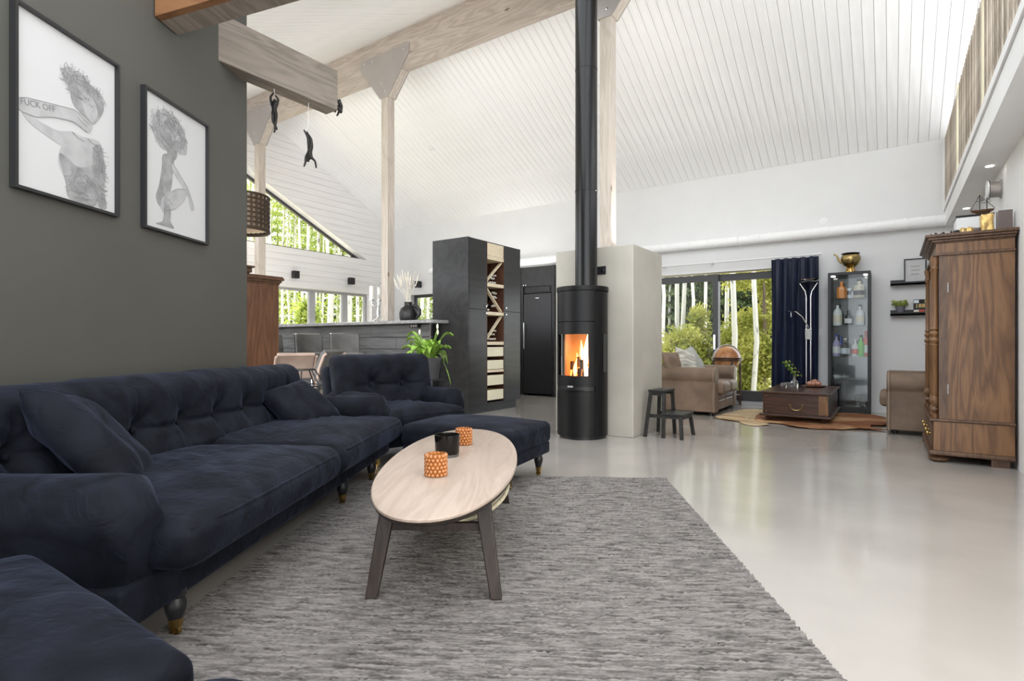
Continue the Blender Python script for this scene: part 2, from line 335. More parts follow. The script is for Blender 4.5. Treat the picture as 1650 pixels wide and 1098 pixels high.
def copytree(o, parent=None, loc=None, rz=None, label=None):
    c = o.copy(); COL.objects.link(c); c.parent = parent
    if loc is not None: c.location = loc
    if rz is not None: c.rotation_euler[2] = rz
    if label: c['label'] = label
    for ch in list(o.children): copytree(ch, c)
    return c
A31 = R(31.0)
def UV(u, v, z=0.0): return (u * math.cos(A31) - v * math.sin(A31), u * math.sin(A31) + v * math.cos(A31), z)
def CAM(r, d, z=0.0):   # metres right of / ahead of the camera -> house axes
    t = R(34.5); return (r * math.cos(t) - d * math.sin(t), r * math.sin(t) + d * math.cos(t), z)
def blob_poly(pts, n=6):
    """closed Catmull-Rom through 2-D points"""
    P = [Vector(p) for p in pts]; k = len(P); out = []
    for i in range(k):
        p0, p1, p2, p3 = P[i - 1], P[i], P[(i + 1) % k], P[(i + 2) % k]
        for j in range(n):
            t = j / n; out.append(0.5 * ((2 * p1) + (p2 - p0) * t + (2 * p0 - 5 * p1 + 4 * p2 - p3) * t * t + (3 * p1 - p0 - 3 * p2 + p3) * t ** 3))
    return [(q.x, q.y) for q in out]
def textmesh(name, body, size, mat, parent, matrix, extrude=0.0004):
    c = bpy.data.curves.new(name, 'FONT'); c.body = body; c.size = size; c.extrude = extrude; c.align_x = 'CENTER'; c.align_y = 'CENTER'
    t = bpy.data.objects.new('tmp', c); COL.objects.link(t); dg = bpy.context.evaluated_depsgraph_get(); me = bpy.data.meshes.new_from_object(t.evaluated_get(dg))
    COL.objects.unlink(t); bpy.data.objects.remove(t); bpy.data.curves.remove(c)
    me.name = name; me.materials.clear(); me.materials.append(MATS[mat]); me.transform(matrix)
    o = bpy.data.objects.new(name, me); COL.objects.link(o); o.parent = parent; return o

# ================================================================== THE SHELL
YB, XG, YR = 9.6, -10.2, 5.86
SL, ZW = 0.495, 3.81; ZR = ZW + SL * (YB - YR)
def zfar(y): return ZW + SL * (YB - y)
def znear(y): return ZR - SL * (YR - y)
struct(B().box(XG - 0.25, 3.2, -0.8, YB + 0.25, -0.12, 0).o('floor', 'floor'))
# back wall with the sliding door opening (x -3.55..-1.25) and the kitchen window (x -9.56..-8.0)
bw = B()
y0, y1 = YB, YB + 0.25
bw.box(XG - 0.25, -9.56, y0, y1, 0, 4.2).box(-9.56, -8.0, y0, y1, 0, 1.52).box(-9.56, -8.0, y0, y1, 2.17, 4.2).box(-8.0, -3.6, y0, y1, 0, 4.2)
bw.box(-3.6, -1.25, y0, y1, 2.20, 4.2).box(-1.25, 3.2, y0, y1, 0, 4.2)
struct(bw.o('wall_back', 'greywall'))
# sliding door
sdoor = struct(bpy.data.objects.new('door_1', None)); COL.objects.link(sdoor); sdoor.location = (-2.43, YB + 0.05, 0)
def door_leaf(x0, x1, yy, fm):
    g = B(); t = 0.09
    g.box(x0, x0 + t, yy, yy + 0.06, 0.05, 2.17).box(x1 - t, x1, yy, yy + 0.06, 0.05, 2.17).box(x0 + t, x1 - t, yy, yy + 0.06, 2.06, 2.17).box(x0 + t, x1 - t, yy, yy + 0.06, 0.05, 0.22)
    f = g.o('sash', fm, sdoor); B().box(x0 + t, x1 - t, yy + 0.02, yy + 0.035, 0.22, 2.06).o('pane', 'window_glass', f); return f
door_leaf(-1.17, 0.02, 0.0, 'windowframe'); lf = door_leaf(-0.07, 1.18, 0.07, 'windowframe')
B().box(-0.05, -0.02, -0.04, 0.0, 0.9, 1.15).o('handle', 'chrome', lf)
B().box(-1.17, 1.18, -0.03, 0.19, 0.0, 0.05).o('door_sill', 'framelight', sdoor)
# kitchen window
kw = struct(bpy.data.objects.new('window_3', None)); COL.objects.link(kw); kw.location = (-8.78, YB + 0.12, 1.52)
B().box(-0.78, -0.72, 0, 0.06, 0, 0.65).box(0.72, 0.78, 0, 0.06, 0, 0.65).box(-0.72, 0.72, 0, 0.06, 0, 0.06).box(-0.72, 0.72, 0, 0.06, 0.59, 0.65).box(-0.03, 0.03, 0, 0.06, 0.06, 0.59).o('window_frame', 'windowframe', kw)
for x0, x1 in ((-0.72, -0.03), (0.03, 0.72)): B().box(x0, x1, 0.02, 0.035, 0.06, 0.59).o('pane', 'window_glass', kw)
# gable wall (x = XG) : rows of boards around a sloped window and a strip window
ST = (5.05, 8.93, 1.36, 2.17); TW0, TZ0, TS = 2.97, 4.244, 0.476       # strip; sloped window bottom, slope line through (6.11,4.244)
def tri_y(z): return 6.11 + (TZ0 - z) / TS
TPK = TZ0 - TS * (YR - 6.11)
def yroof_r(z): return YB if z <= ZW else YB - (z - ZW) / SL
def yroof_l(z): return max(1.2, YR - (ZR - z) / SL)
def row_polys(z0, z1):
    e = 1e-4; zm = (z0 + z1) / 2; out = []
    R0, R1 = yroof_r(z0), yroof_r(z1); L0, L1 = yroof_l(z0), yroof_l(z1)
    if ST[2] - e < z0 and z1 < ST[3] + e: cuts = [((ST[0], ST[0]), (ST[1], ST[1]))]
    elif TW0 - e < z0 and z0 < TPK - 0.02: cuts = [((2 * YR - tri_y(z0), 2 * YR - tri_y(min(z1, TPK))), (tri_y(z0), tri_y(min(z1, TPK))))]
    else: cuts = []
    if not cuts: return [[(L0, z0), (R0, z0), (R1, z1), (L1, z1)]]
    (a0, a1), (b0, b1) = cuts[0]
    return [p for p in ([(L0, z0), (a0, z0), (a1, z1), (L1, z1)], [(b0, z0), (R0, z0), (R1, z1), (b1, z1)]) if p[1][0] - p[0][0] > 0.01]
zs = [1.36 * i / 10 for i in range(10)] + [1.36 + 0.81 * i / 6 for i in range(6)] + [2.17 + 0.8 * i / 6 for i in range(6)] + [2.97 + 0.1335 * i for i in range(20)]
zs = [z for z in zs if z < ZR - 0.05] + [ZR - 0.02]
wl = B()
for z0, z1 in zip(zs[:-1], zs[1:]):
    for p in row_polys(z0, z1): wl.prism(p, 'X', XG - 0.25, XG)
wall_left = struct(wl.o('wall_left', 'sidingwhite'))
for z0, z1 in zip(zs[:-1], zs[1:]):
    for p in row_polys(z0 + 0.004 * (z0 not in (1.36, 2.97)), z1 - 0.0): B().prism(p, 'X', XG, XG + 0.018).o('siding_board', 'sidingwhite', wall_left)
# gable windows
gw = struct(bpy.data.objects.new('window_1', None)); COL.objects.link(gw); gw.location = (XG - 0.20, YR, TW0)
def loc_tri(off):   # outline of the sloped window inset by off, local (y,z)
    zb = off * 0.9; zt = TPK - TW0 - off * 1.12
    hw = (zt - zb) / TS; return [(-hw, zb), (hw, zb), (0, zt)]
o_, i_ = loc_tri(0.0), loc_tri(0.055)
fb = B()
for k in range(3):
    k2 = (k + 1) % 3; fb.prism([o_[k], o_[k2], i_[k2], i_[k]], 'X', -0.03, 0.03)
fb.o('window_frame', 'windowframe', gw)
for a, b in ((-1, -0.02), (0.02, 1)):
    tri = [(max(i_[0][0], -9) if a < 0 else 0.02, i_[0][1]), (-0.02 if a < 0 else i_[1][0], i_[0][1]), ((-0.02 if a < 0 else 0.02), i_[2][1])]
    B().prism(tri, 'X', -0.008, 0.008).o('pane', 'window_glass', gw)
B().box(-0.03, 0.03, -0.02, 0.02, i_[0][1], i_[2][1]).o('mullion', 'windowframe', gw)
gs = struct(bpy.data.objects.new('window_2', None)); COL.objects.link(gs); gs.location = (XG - 0.19, 0, ST[2])
edges = [5.05, 5.75, 6.55, 7.42, 8.29, 8.93]; H = ST[3] - ST[2]
B().box(-0.03, 0.03, 5.05, 8.93, 0, 0.05).box(-0.03, 0.03, 5.05, 8.93, H - 0.05, H).o('window_frame', 'framelight', gs)
for e in edges: B().box(-0.035, 0.035, max(5.05, e - 0.075), min(8.93, e + 0.075), 0.05, H - 0.05).o('mullion', 'framelight', gs)
for a, b in zip(edges[:-1], edges[1:]): B().box(-0.008, 0.008, a + 0.075, b - 0.075, 0.05, H - 0.05).o('pane', 'window_glass', gs)
# ceiling: two slopes of boards on a roof deck
def slope_pt(x, y, far, off): return (x, y, (zfar(y) if far else znear(y)) + off)
def deck(x0, x1, ya, yb, far, o0, o1):
    b = B(); P = [slope_pt(x, y, far, o) for o in (o0, o1) for (x, y) in ((x0, ya), (x1, ya), (x1, yb), (x0, yb))]
    return b.add(P, [(3, 2, 1, 0), (4, 5, 6, 7), (0, 1, 5, 4), (1, 2, 6, 5), (2, 3, 7, 6), (3, 0, 4, 7)])
YN = 2.1
ceil_f = struct(deck(XG - 0.6, 3.2, YR, YB + 0.5, True, 0.02, 0.2).o('ceiling', 'ceilwhite'))
XS, YS = -3.95, 5.0          # unseen glazed opening, added to let daylight into the lounge: from x = XS rightwards, below y = YS
cn_ = deck(XG - 0.6, XS, YN, YR, False, 0.02, 0.2); q_ = deck(XS, 3.2, YS, YR, False, 0.02, 0.2); cn_.add(q_.v, q_.f)
ceil_n = struct(cn_.o('ceiling_near_slope', 'ceilwhite'))
rl = struct(bpy.data.objects.new('window_added_roof', None)); COL.objects.link(rl)
for i in range(5):
    xa = XS + i * (3.0 - XS) / 4
    deck(xa - 0.04, xa + 0.04, YN, YS, False, 0.0, 0.16).o('glazing_bar', 'white', rl)
    if i < 4: deck(xa + 0.04, xa + (3.0 - XS) / 4 - 0.04, YN, YS, False, 0.08, 0.10).o('pane', 'window_glass', rl)
BW = 0.118; nb = int((0.78 - XG) / BW)
mf = mn = None
for i in range(nb + 20):
    x = XG + i * BW
    if mf is None:
        of = deck(0.002, BW - 0.002, YR + 0.01, YB, True, 0.0, 0.019).o('ceiling_board', 'ceilwhite', ceil_f, bevel=0.003); mf = of.data
        on = deck(0.002, BW - 0.002, YN, YR - 0.01, False, 0.0, 0.019).o('ceiling_board', 'ceilwhite', ceil_n, bevel=0.003); mn = on.data
    else:
        of2 = of.copy(); COL.objects.link(of2); of = of2; on2 = on.copy(); COL.objects.link(on2); on = on2
    dz = random.uniform(0, 0.0035)
    of.location = (x, 0, -dz); on.location = (x, 0, -random.uniform(0, 0.0035))
    if x > XS - 0.1 and on.data is mn:
        on.data = sn = deck(0.002, BW - 0.002, YS, YR - 0.01, False, 0.0, 0.019).o('ceiling_board', 'ceilwhite').data; bpy.data.objects.remove(bpy.data.objects[[o.name for o in bpy.data.objects if o.data is sn and o is not on][0]])
# walls around the rest of the house
struct(B().box(0.83, 1.0, 3.6, YB, 0, 2.6).o('wall_right', 'white'))
struct(B().box(3.0, 3.2, -0.8, YB + 0.25, -0.12, 2.9).o('wall_right_loft', 'white'))
gwall = B().box(-0.12, 0, 0, 5.6, 0, 3.95).o('wall_sofa', 'green', loc=UV(-2.27, -1.53), rz=A31); struct(gwall)
# loft slab, fascia, railing of slats, downlights
lo = struct(B().box(0.62, 3.0, 2.2, YB, 2.60, 2.86).o('floor_loft', 'white'))
B().box(0.60, 0.62, 2.2, YB, 2.595, 2.80).o('fascia', 'white', lo); B().box(0.585, 0.64, 2.2, YB, 2.812, 2.885).o('fascia_cap', 'white', lo)
rail = thing('loft_railing', 'wooden slat railing along the edge of the white loft', 'railing', (0.62, YB, 2.885))
sm = None
for i in range(64):
    y = -0.06 - i * 0.10
    if i < 3: so = B().box(-0.022, 0.022, -0.014, 0.014, 0, 0.93).o('slat', ('slat', 'slatdark', 'slatpale')[i], rail, loc=(0, y, 0)); sm = (sm or []) + [so.data]
    else: s2 = so.copy(); COL.objects.link(s2); s2.location = (0, y, 0); s2.parent = rail; s2.data = sm[(i * 7 + i // 3) % 3]
B().box(0.022, 0.05, -6.4, -0.03, 0.12, 0.17).o('bottom_rail', 'slat', rail); B().box(0.022, 0.05, -6.4, -0.03, 0.80, 0.86).o('top_rail', 'slat', rail)
for y in (-1.86, -3.9): B().box(-0.035, 0.0, y - 0.02, y + 0.02, 0, 0.96).o('post', 'pinelight', rail)
for nm, y in (('far', 8.39), ('near', 6.51)):
    t = thing('downlight', 'small round recessed downlight in loft soffit, %s' % ('nearer the back wall' if nm == 'far' else 'above the wardrobe'), 'downlight', (0.725, y, 2.5985), group='loft downlights')
    B().lathe([(0.028, -0.006), (0.042, -0.006), (0.042, 0.001), (0.028, 0.001)], n=20).o('ring', 'plastic', t, True)
    B().lathe([(0.0, -0.008), (0.030, -0.008), (0.030, 0.0)], n=20).o('bulb', 'lampon', t)
# ridge beam, posts with steel gussets, lower beams
rb = struct(B().box(XG, 3.0, YR - 0.07, YR + 0.07, ZR - 0.60, ZR - 0.03).o('trim_ridge_beam', 'beam'))
def post(nm, x, zb, label, gl=0.53):
    p = thing('timber_post', label, 'post', (x, YR, zb), group='timber posts under the ridge beam'); zt = ZR - 0.602 - zb
    B().box(-0.07, 0.07, -0.07, 0.07, 0, zt).o('shaft', 'post', p, bevel=0.006)
    for sy in (-1, 1):
        y = sy * 0.073; g = B().prism([(-0.09, zt - 0.34), (0.09, zt - 0.34), (0.53, zt + 0.20), (0.53, zt + 0.34), (-gl, zt + 0.34), (-gl, zt + 0.20)], 'Y', y, y + sy * 0.008).o('gusset_plate', 'steel', p)
        if sy < 0:
            for (bx_, bz_) in (((-0.42, 0.27), (-0.25, 0.27)) if gl > 0.5 else ()) + ( (0.25, 0.27), (0.42, 0.27), (-0.04, -0.12), (0.03, -0.26)):
                B().lathe([(0.0, 0), (0.018, 0.0), (0.014, 0.014), (0.0, 0.016)], n=10).o('bolt', 'chrome', g, True, loc=(bx_, y - 0.008, zt + bz_)).rotation_euler = (R(90), 0, 0)
    for sx in (-1, 1): B().prism([(sx * 0.0705, zt - 0.338), (sx * 0.090, zt - 0.338), (sx * 0.364, zt - 0.002), (sx * 0.0705, zt - 0.002)], 'Y', -0.068, 0.068).o('brace', 'post', p)
    return p
post('a', -9.76, 0, 'timber post beside the sloped gable window, half behind green wall', 0.40)
post('b', -6.32, 1.335, 'timber post rising from the bar counter to ridge beam')
post('c', -2.69, 2.057, 'timber post rising behind the black flue above concrete block')
b2 = thing('timber_beam', 'cut-off grey timber beam poking out of the green wall end', 'beam', (-3.93, 2.03, 2.97))
B().box(-0.075, 0.075, -0.08, 0.98, 0, 0.335).o('timber', 'beamY', b2, bevel=0.004)
b1 = thing('timber_rafter', 'orange-brown sloping rafter at the top left above pictures', 'beam', UV(-2.262, 3.07, 2.90), A31)
sl = 0.242
B().add([(0, 0, 0), (2.3, 0, 2.3 * sl), (2.3, 0, 2.3 * sl + 0.36), (0, 0, 0.36), (0, 0.05, 0), (2.3, 0.05, 2.3 * sl), (2.3, 0.05, 2.3 * sl + 0.36), (0, 0.05, 0.36)], [(0, 1, 2, 3), (7, 6, 5, 4), (0, 4, 5, 1), (1, 5, 6, 2), (2, 6, 7, 3), (3, 7, 4, 0)]).o('face_board', 'beamorange', b1)
B().add([(0, 0.05, 0), (2.3, 0.05, 2.3 * sl), (2.3, 0.05, 2.3 * sl + 0.36), (0, 0.05, 0.36), (0, 0.20, 0), (2.3, 0.20, 2.3 * sl), (2.3, 0.20, 2.3 * sl + 0.36), (0, 0.20, 0.36)], [(0, 1, 2, 3), (7, 6, 5, 4), (0, 4, 5, 1), (1, 5, 6, 2), (2, 6, 7, 3), (3, 7, 4, 0)]).o('core', 'beamY', b1)
# spiral duct along the back wall
du = thing('ventilation_duct', 'white spiral ventilation duct running along the back wall', 'duct', (-2.6, YB - 0.10, 2.675))
B().tube([(-6.2, 0, 0), (3.2, 0, 0)], 0.078, 20).o('pipe', 'white', du, True)
for i in range(58):
    x = -6.1 + i * 0.16
    B().tube([(x + 0.10 * (1 - math.cos(a)) / 2 * 1.0, 0.0795 * math.cos(a + 0.0), 0.0795 * math.sin(a)) for a in [math.pi * (0.5 + 2 * k / 16) for k in range(9)]], 0.0055, 4).o('seam', 'white', du)
B().tube([(0.55, 0.085 * math.cos(a), 0.085 * math.sin(a)) for a in [2 * math.pi * k / 20 for k in range(21)]], 0.008, 6).o('clamp', 'plastic', du, True)
# concrete block
cb = thing('concrete_block', 'grey plastered concrete block wall standing behind the black stove', 'concrete wall', (-2.72, 5.98, 0))
B().box(-0.47, 0.47, -0.445, 0.445, 0, 2.056).o('body', 'concrete', cb, bevel=0.008)
so_ = B().box(-0.075, 0.075, -0.012, 0, -0.045, 0.045).o('socket_plate', 'black', cb, bevel=0.004, loc=(0.085, -0.446, 1.80))
for k in (-1, 1): B().lathe([(0.0, 0), (0.02, 0), (0.022, 0.006), (0.018, 0.008), (0.017, 0.003), (0, 0.003)], n=14).o('socket', 'darkpanel', so_, True, loc=(0.035 * k, -0.012, 0)).rotation_euler = (R(90), 0, 0)

# ================================================================== SOFT SEATING
def turned_leg(parent, x, y, h=0.2, mat='black'):
    l = B().lathe([(0.034, h), (0.034, h - 0.02), (0.026, h - 0.028), (0.034, h - 0.05), (0.033, h - 0.07), (0.022, h * 0.38), (0.020, 0.062)], n=16).o('leg', mat, parent, True, loc=(x, y, 0))
    B().lathe([(0.0205, 0.068), (0.024, 0.066), (0.021, 0.036), (0.012, 0.030), (0.0, 0.03)], n=14).o('brass_cap', 'brass', l, True)
    c = B(); c.tube([(0, -0.008, 0.018), (0, 0.008, 0.018)], 0.0175, 14); c.bar((0, -0.013, 0.018), (0, -0.013, 0.036), 0.012, 0.004); c.bar((0, 0.013, 0.018), (0, 0.013, 0.036), 0.012, 0.004)
    stuff(c.o('castor', 'brass', l, True)); del_kind(l)
    return l
def del_kind(l):
    for ch in l.children:
        if 'kind' in ch: del ch['kind']
def roll_arm(parent, y, x0, x1, sgn, zr=0.49, r=0.115, zb=0.2, mat='velvet'):
    """rolled arm: scroll over a slimmer body, extruded along x, soft front"""
    a = [math.pi * k / 12 for k in range(-2, 15)]
    poly = [(y + sgn * 0.02 + r * math.cos(t), zr + r * math.sin(t)) for t in a]
    poly += [(y - 0.085, zr - 0.10), (y - 0.085, zb), (y + 0.085, zb), (y + 0.085, zr - 0.10)]
    V = []; nS = 18; n = len(poly); cy = y; cz = 0.40; F = []
    for i in range(nS + 1):
        t = i / nS; x = x0 + (x1 - x0) * (1 - (1 - t) ** 1.6 if False else t)
        e = min(1, (x1 - x) / 0.07); s_ = 1 - 0.30 * (1 - math.sqrt(max(0, 1 - (1 - e) ** 2))) if e < 1 else 1
        sag = -0.012 * math.sin(math.pi * t)
        for (py, pz) in poly:
            up = max(0, (pz - 0.3) / 0.3)
            V.append((x + 0.06 * up * (t ** 4), cy + (py - cy) * s_, zb + (pz - zb) * (s_ if pz > 0.35 else 1) + sag * up))
    for i in range(nS):
        for k in range(n): F.append((i * n + k, i * n + (k + 1) % n, (i + 1) * n + (k + 1) % n, (i + 1) * n + k))
    F.append(tuple(reversed(range(n)))); F.append(tuple(nS * n + k for k in range(n)))
    o = B().add(V, F).o('arm', mat, parent, True, ang=70)
    b = o.modifiers.new('bevel', 'BEVEL'); b.width = 0.025; b.segments = 3; b.limit_method = 'ANGLE'; b.angle_limit = R(60)
    return o
def couch(root, L, depth, nseat, buttons, bz=0.59, hb=0.84, arm_in=0.29, xb=-0.5, legs=(), ears=True):
    xf = xb + depth; yi = L / 2 - arm_in
    B().rg((depth - 0.18, L - 0.08, 0.135), 0.02, (4, 6, 2), c=(xb + 0.05 + (depth - 0.18) / 2, 0, 0.2095)).o('base_frame', 'velvet', root, True, 180)
    roll_arm(root, -L / 2 + 0.145, xb + 0.10, xf - 0.16, -1); roll_arm(root, L / 2 - 0.145, xb + 0.10, xf - 0.16, 1)
    def leanb(V): V = V.copy(); V[:, 0] -= (V[:, 2] + 0.28) * 0.16; return V
    B().rg((0.13, L - 0.02, 0.745), 0.05, (2, 10, 8), leanb, c=(xb + 0.16, 0, 0.425)).o('back_frame', 'velvet', root, True, 180)  # lengthened downwards to block light under the seat
    bh = hb - 0.40
    def tuft(V):
        V = V.copy(); x, y, z = V[:, 0].copy(), V[:, 1].copy(), V[:, 2].copy(); fr = smooth01(x, -0.08, 0.06); zz = z + (0.40 + hb) / 2
        edge = (1 - np.clip(np.abs(y) / ((L - 0.1) / 2), 0, 1) ** 8) * (1 - np.clip(np.abs(z) / (bh / 2), 0, 1) ** 6)
        d = 0.05 * edge
        for by in buttons:
            r2 = (y - by) ** 2 + (zz - bz) ** 2; d -= 0.062 * np.exp(-r2 / 0.055 ** 2) + 0.040 * np.exp(-r2 / 0.15 ** 2)
            for ang in (90, 62, 118, -90, -60, -120, 0, 180):
                ca, sa = math.cos(R(ang)), math.sin(R(ang)); al = (y - by) * ca + (zz - bz) * sa; pe = -(y - by) * sa + (zz - bz) * ca
                reach = 0.24 if abs(ang) in (90, 0, 180) else 0.15
                d -= 0.017 * np.exp(-(pe / 0.013) ** 2) * smooth01(al, 0, 0.03) * (1 - smooth01(al, reach * 0.4, reach))
        V[:, 0] += fr * d + 0.006 * wob(V, 14, 3) * fr; V[:, 2] += 0.006 * wob(V, 16, 5) * smooth01(z, 0.1, 0.2)
        V[:, 0] -= (z + bh / 2) * 0.26; return V
    n = int(L / 0.022)
    B().rg((0.20, L - 0.06, bh), 0.075, (4, n, 26), tuft, c=(xb + 0.30, 0, (0.40 + hb) / 2)).o('back_cushion', 'velvet', root, True, 180)
    for by in buttons: B().sph((xb + 0.30 + 0.10 - 0.047 - (bz - 0.40) * 0.26, by, bz), (0.010, 0.016, 0.016), 12, 8).o('button', 'velvet', root, True, 180)
    wS = 2 * yi / nseat
    for k in range(nseat):
        yc = -yi + wS * (k + 0.5); lo_e = ears and k == 0; hi_e = ears and k == nseat - 1; D = depth - 0.27
        def seat(V, lo_e=lo_e, hi_e=hi_e, k=k):
            V = V.copy(); x, y, z = V[:, 0].copy(), V[:, 1].copy(), V[:, 2].copy(); ex = smooth01(x, D / 2 - 0.30, D / 2 - 0.235)
            if lo_e: V[:, 1] -= 0.14 * ex * smooth01(-y, wS / 2 - 0.12, wS / 2 - 0.02)
            if hi_e: V[:, 1] += 0.14 * ex * smooth01(y, wS / 2 - 0.12, wS / 2 - 0.02)
            a = 1 - np.clip(np.abs(x) / (D / 2), 0, 1) ** 3; b = 1 - np.clip(np.abs(y) / (wS / 2), 0, 1) ** 3
            top = smooth01(z, 0.0, 0.07)
            V[:, 2] += top * (0.045 * a * b - 0.012) + top * 0.006 * wob(V, 9, 11 + k); V[:, 0] += 0.018 * smooth01(x, D / 2 - 0.08, D / 2) * np.cos(z * 14)
            V[:, 2] += top * 0.006 * np.sin((x * 0.5 + y * 0.9) * 60 + 3 * wob(V, 5, 4)) * np.exp(-((x + 0.1 - 0.3 * y) / 0.16) ** 2)
            return V
        c = B().rg((D, wS - 0.006, 0.185), 0.06, (34, 34, 5), seat, c=(xf - D / 2, yc, 0.368)).o('seat_cushion', 'velvet', root, True, 180)
        # front welt
        pts = [(xf + 0.006 - 0.02 * (abs(t) > 0.96), yc + t * (wS / 2 - 0.03) + (-0.14 * (lo_e and t < -0.9) + 0.14 * (hi_e and t > 0.9)) , 0.415) for t in np.linspace(-1, 1, 21)]
        B().tube(pts, 0.006, 6).o('welt', 'velvet', c, True, 180)
    for (lx, ly) in legs: turned_leg(root, lx, ly, 0.165)
sofa = thing('sofa', 'long navy velvet sofa with tufted back along the green wall', 'sofa', UV(-1.75, 2.91), A31)
couch(sofa, 2.84, 1.15, 2, [v - 2.91 for v in (1.88, 2.19, 2.494, 2.804, 3.108, 3.419, 3.696, 3.98)], legs=[(0.49, -1.10), (0.49, 1.02), (-0.40, -1.25), (-0.40, 1.25), (0.49, 0.45)])
chair = thing('armchair', 'navy velvet armchair with tufted back beyond the long sofa', 'armchair', (-3.66, 3.50, 0), R(-14))
couch(chair, 1.04, 0.98, 1, [-0.16, 0.16], bz=0.63, hb=0.90, arm_in=0.25, xb=-0.48, legs=[(0.32, -0.36), (0.32, 0.36), (-0.36, -0.36), (-0.36, 0.36)])
def pillow(name, label, loc, rot, w=0.52, t=0.17, mat='velvet', seed=1, group=None):
    n = 22; V = []; F = []
    for sg in (1, -1):
        for i in range(n + 1):
            for j in range(n + 1):
                a = 2 * i / n - 1; b = 2 * j / n - 1; h = (max(0, 1 - a ** 4) * max(0, 1 - b ** 4)) ** 0.55
                pin = 1 - 0.07 * (1 - abs(a) ** 2) * abs(b) ** 3; pin2 = 1 - 0.07 * (1 - abs(b) ** 2) * abs(a) ** 3
                V.append((a * w / 2 * pin2, b * w / 2 * pin, sg * t / 2 * h))
    V = np.array(V); V[:, 2] += 0.010 * wob(V, 22, seed) * np.minimum(1, np.abs(V[:, 2]) / 0.03); V[:, 1] += 0.01 * wob(V, 9, seed + 1); N = (n + 1) ** 2
    for s_ in (0, 1):
        for i in range(n):
            for j in range(n):
                q = (s_ * N + i * (n + 1) + j, s_ * N + (i + 1) * (n + 1) + j, s_ * N + (i + 1) * (n + 1) + j + 1, s_ * N + i * (n + 1) + j + 1); F.append(q if s_ == 0 else q[::-1])
    o = B().add(V, F); o = o.o(name, mat, None, True, 180)
    bm = bmesh.new(); bm.from_mesh(o.data); bmesh.ops.remove_doubles(bm, verts=bm.verts, dist=0.0008); bm.to_mesh(o.data); bm.free()
    if isinstance(rot, dict):
        nz = Vector(UV(*rot['n'])).normalized(); yv = Vector((0, 0, 1)); xv = yv.cross(nz).normalized(); yv = nz.cross(xv)
        o.rotation_euler = (Matrix((xv, yv, nz)).transposed() @ Matrix.Rotation(R(rot['roll']), 3, 'Z')).to_euler()
    else: o.rotation_euler = rot
    o.location = loc; return tag(o, label, 'cushion', group)
pillow('cushion', 'dark navy velvet cushion leaning at the near end of the sofa', UV(-1.80, 2.10, 0.60), dict(n=(0.62, 0.42, 0.62), roll=-14), 0.50, 0.19, seed=3)
pillow('cushion', 'dark navy velvet cushion slumped at the far end of the sofa', UV(-1.72, 3.80, 0.555), dict(n=(0.60, -0.30, 0.78), roll=12), 0.44, 0.17, seed=8)
def footstool(label, loc, rz):
    t = thing('footstool', label, 'footstool', loc, rz, 'navy velvet footstools')
    def puff(V):
        V = V.copy(); x, y, z = V[:, 0].copy(), V[:, 1].copy(), V[:, 2].copy(); top = smooth01(z, 0.0, 0.06)
        V[:, 2] += top * (0.035 * (1 - (np.abs(x) / 0.47) ** 3) * (1 - (np.abs(y) / 0.32) ** 3) - 0.01) + 0.004 * top * wob(V, 12, 2)
        V[:, 1] *= 1 + 0.03 * np.cos(z * 12); return V
    B().rg((0.94, 0.64, 0.17), 0.045, (26, 20, 4), puff, c=(0, 0, 0.333)).o('cushion_top', 'velvet', t, True, 180)
    B().rg((0.92, 0.62, 0.085), 0.015, (6, 4, 2), c=(0, 0, 0.215)).o('base_frame', 'velvet', t, True, 180)
    for sx in (-1, 1):
        for sy in (-1, 1): turned_leg(t, sx * 0.39, sy * 0.25, 0.18)
    return t
fs = footstool('navy velvet footstool in front of the armchair, beside coffee table', CAM(-0.26, 4.14), R(8))
copytree(fs, None, CAM(-1.17, 1.06), R(0), 'navy velvet footstool cut off by the lower left corner')
pf = thing('pouf', 'small rounded navy velvet pouf at the bottom edge, lower left', 'pouf', CAM(-0.525, 0.92))
B().lathe([(0.0, 0.402), (0.05, 0.40), (0.09, 0.388), (0.115, 0.36), (0.12, 0.30), (0.12, 0.03), (0.11, 0.0), (0, 0)], n=28).o('body', 'velvet', pf, True, 60)
B().lathe([(0.117, 0.345), (0.1235, 0.345), (0.1235, 0.335), (0.117, 0.335)], n=28, cap=False).o('piping', 'velvet', pf, True)
# ---- rug (ribbed weave) under the coffee table
rug = thing('rug', 'grey ribbed woven wool rug under the oval coffee table', 'rug', UV(-0.225, 2.3, 0), A31)
RW, RL = 2.21, 3.66
B().box(-RW / 2 + 0.01, RW / 2 - 0.01, -RL / 2, RL / 2, 0.0005, 0.006).o('backing', 'rugbase', rug)
RP = 0.0145; nr = int(RL / RP); nx = 210; V = []; F = []
prof = [(0.0, 0.001), (0.22, 0.0105), (0.50, 0.0140), (0.80, 0.0090)]
rows = [((i + p) * RP - RL / 2, h) for i in range(nr) for (p, h) in prof]
rs = np.random.RandomState(5); jit = rs.normal(0, 0.0022, (len(rows), nx + 1)); jy = rs.normal(0, 0.0013, (len(rows), nx + 1)); ed = rs.normal(0, 0.004, nr)
for i, (y, h) in enumerate(rows):
    x0 = -RW / 2 + ed[i // 4] * 0.5; x1 = RW / 2 + ed[(i // 4 * 7) % nr]
    for j in range(nx + 1): V.append((x0 + (x1 - x0) * j / nx, y + jy[i, j] + 0.003 * math.sin(j * 0.11 + i * 0.003), max(0.001, h + jit[i, j])))
for i in range(len(rows) - 1):
    for j in range(nx): a = i * (nx + 1) + j; F.append((a, a + 1, a + nx + 2, a + nx + 1))
stuff(B().add(V, F).o('woven_ribs', 'rug', rug, True, 180, fixn=False))
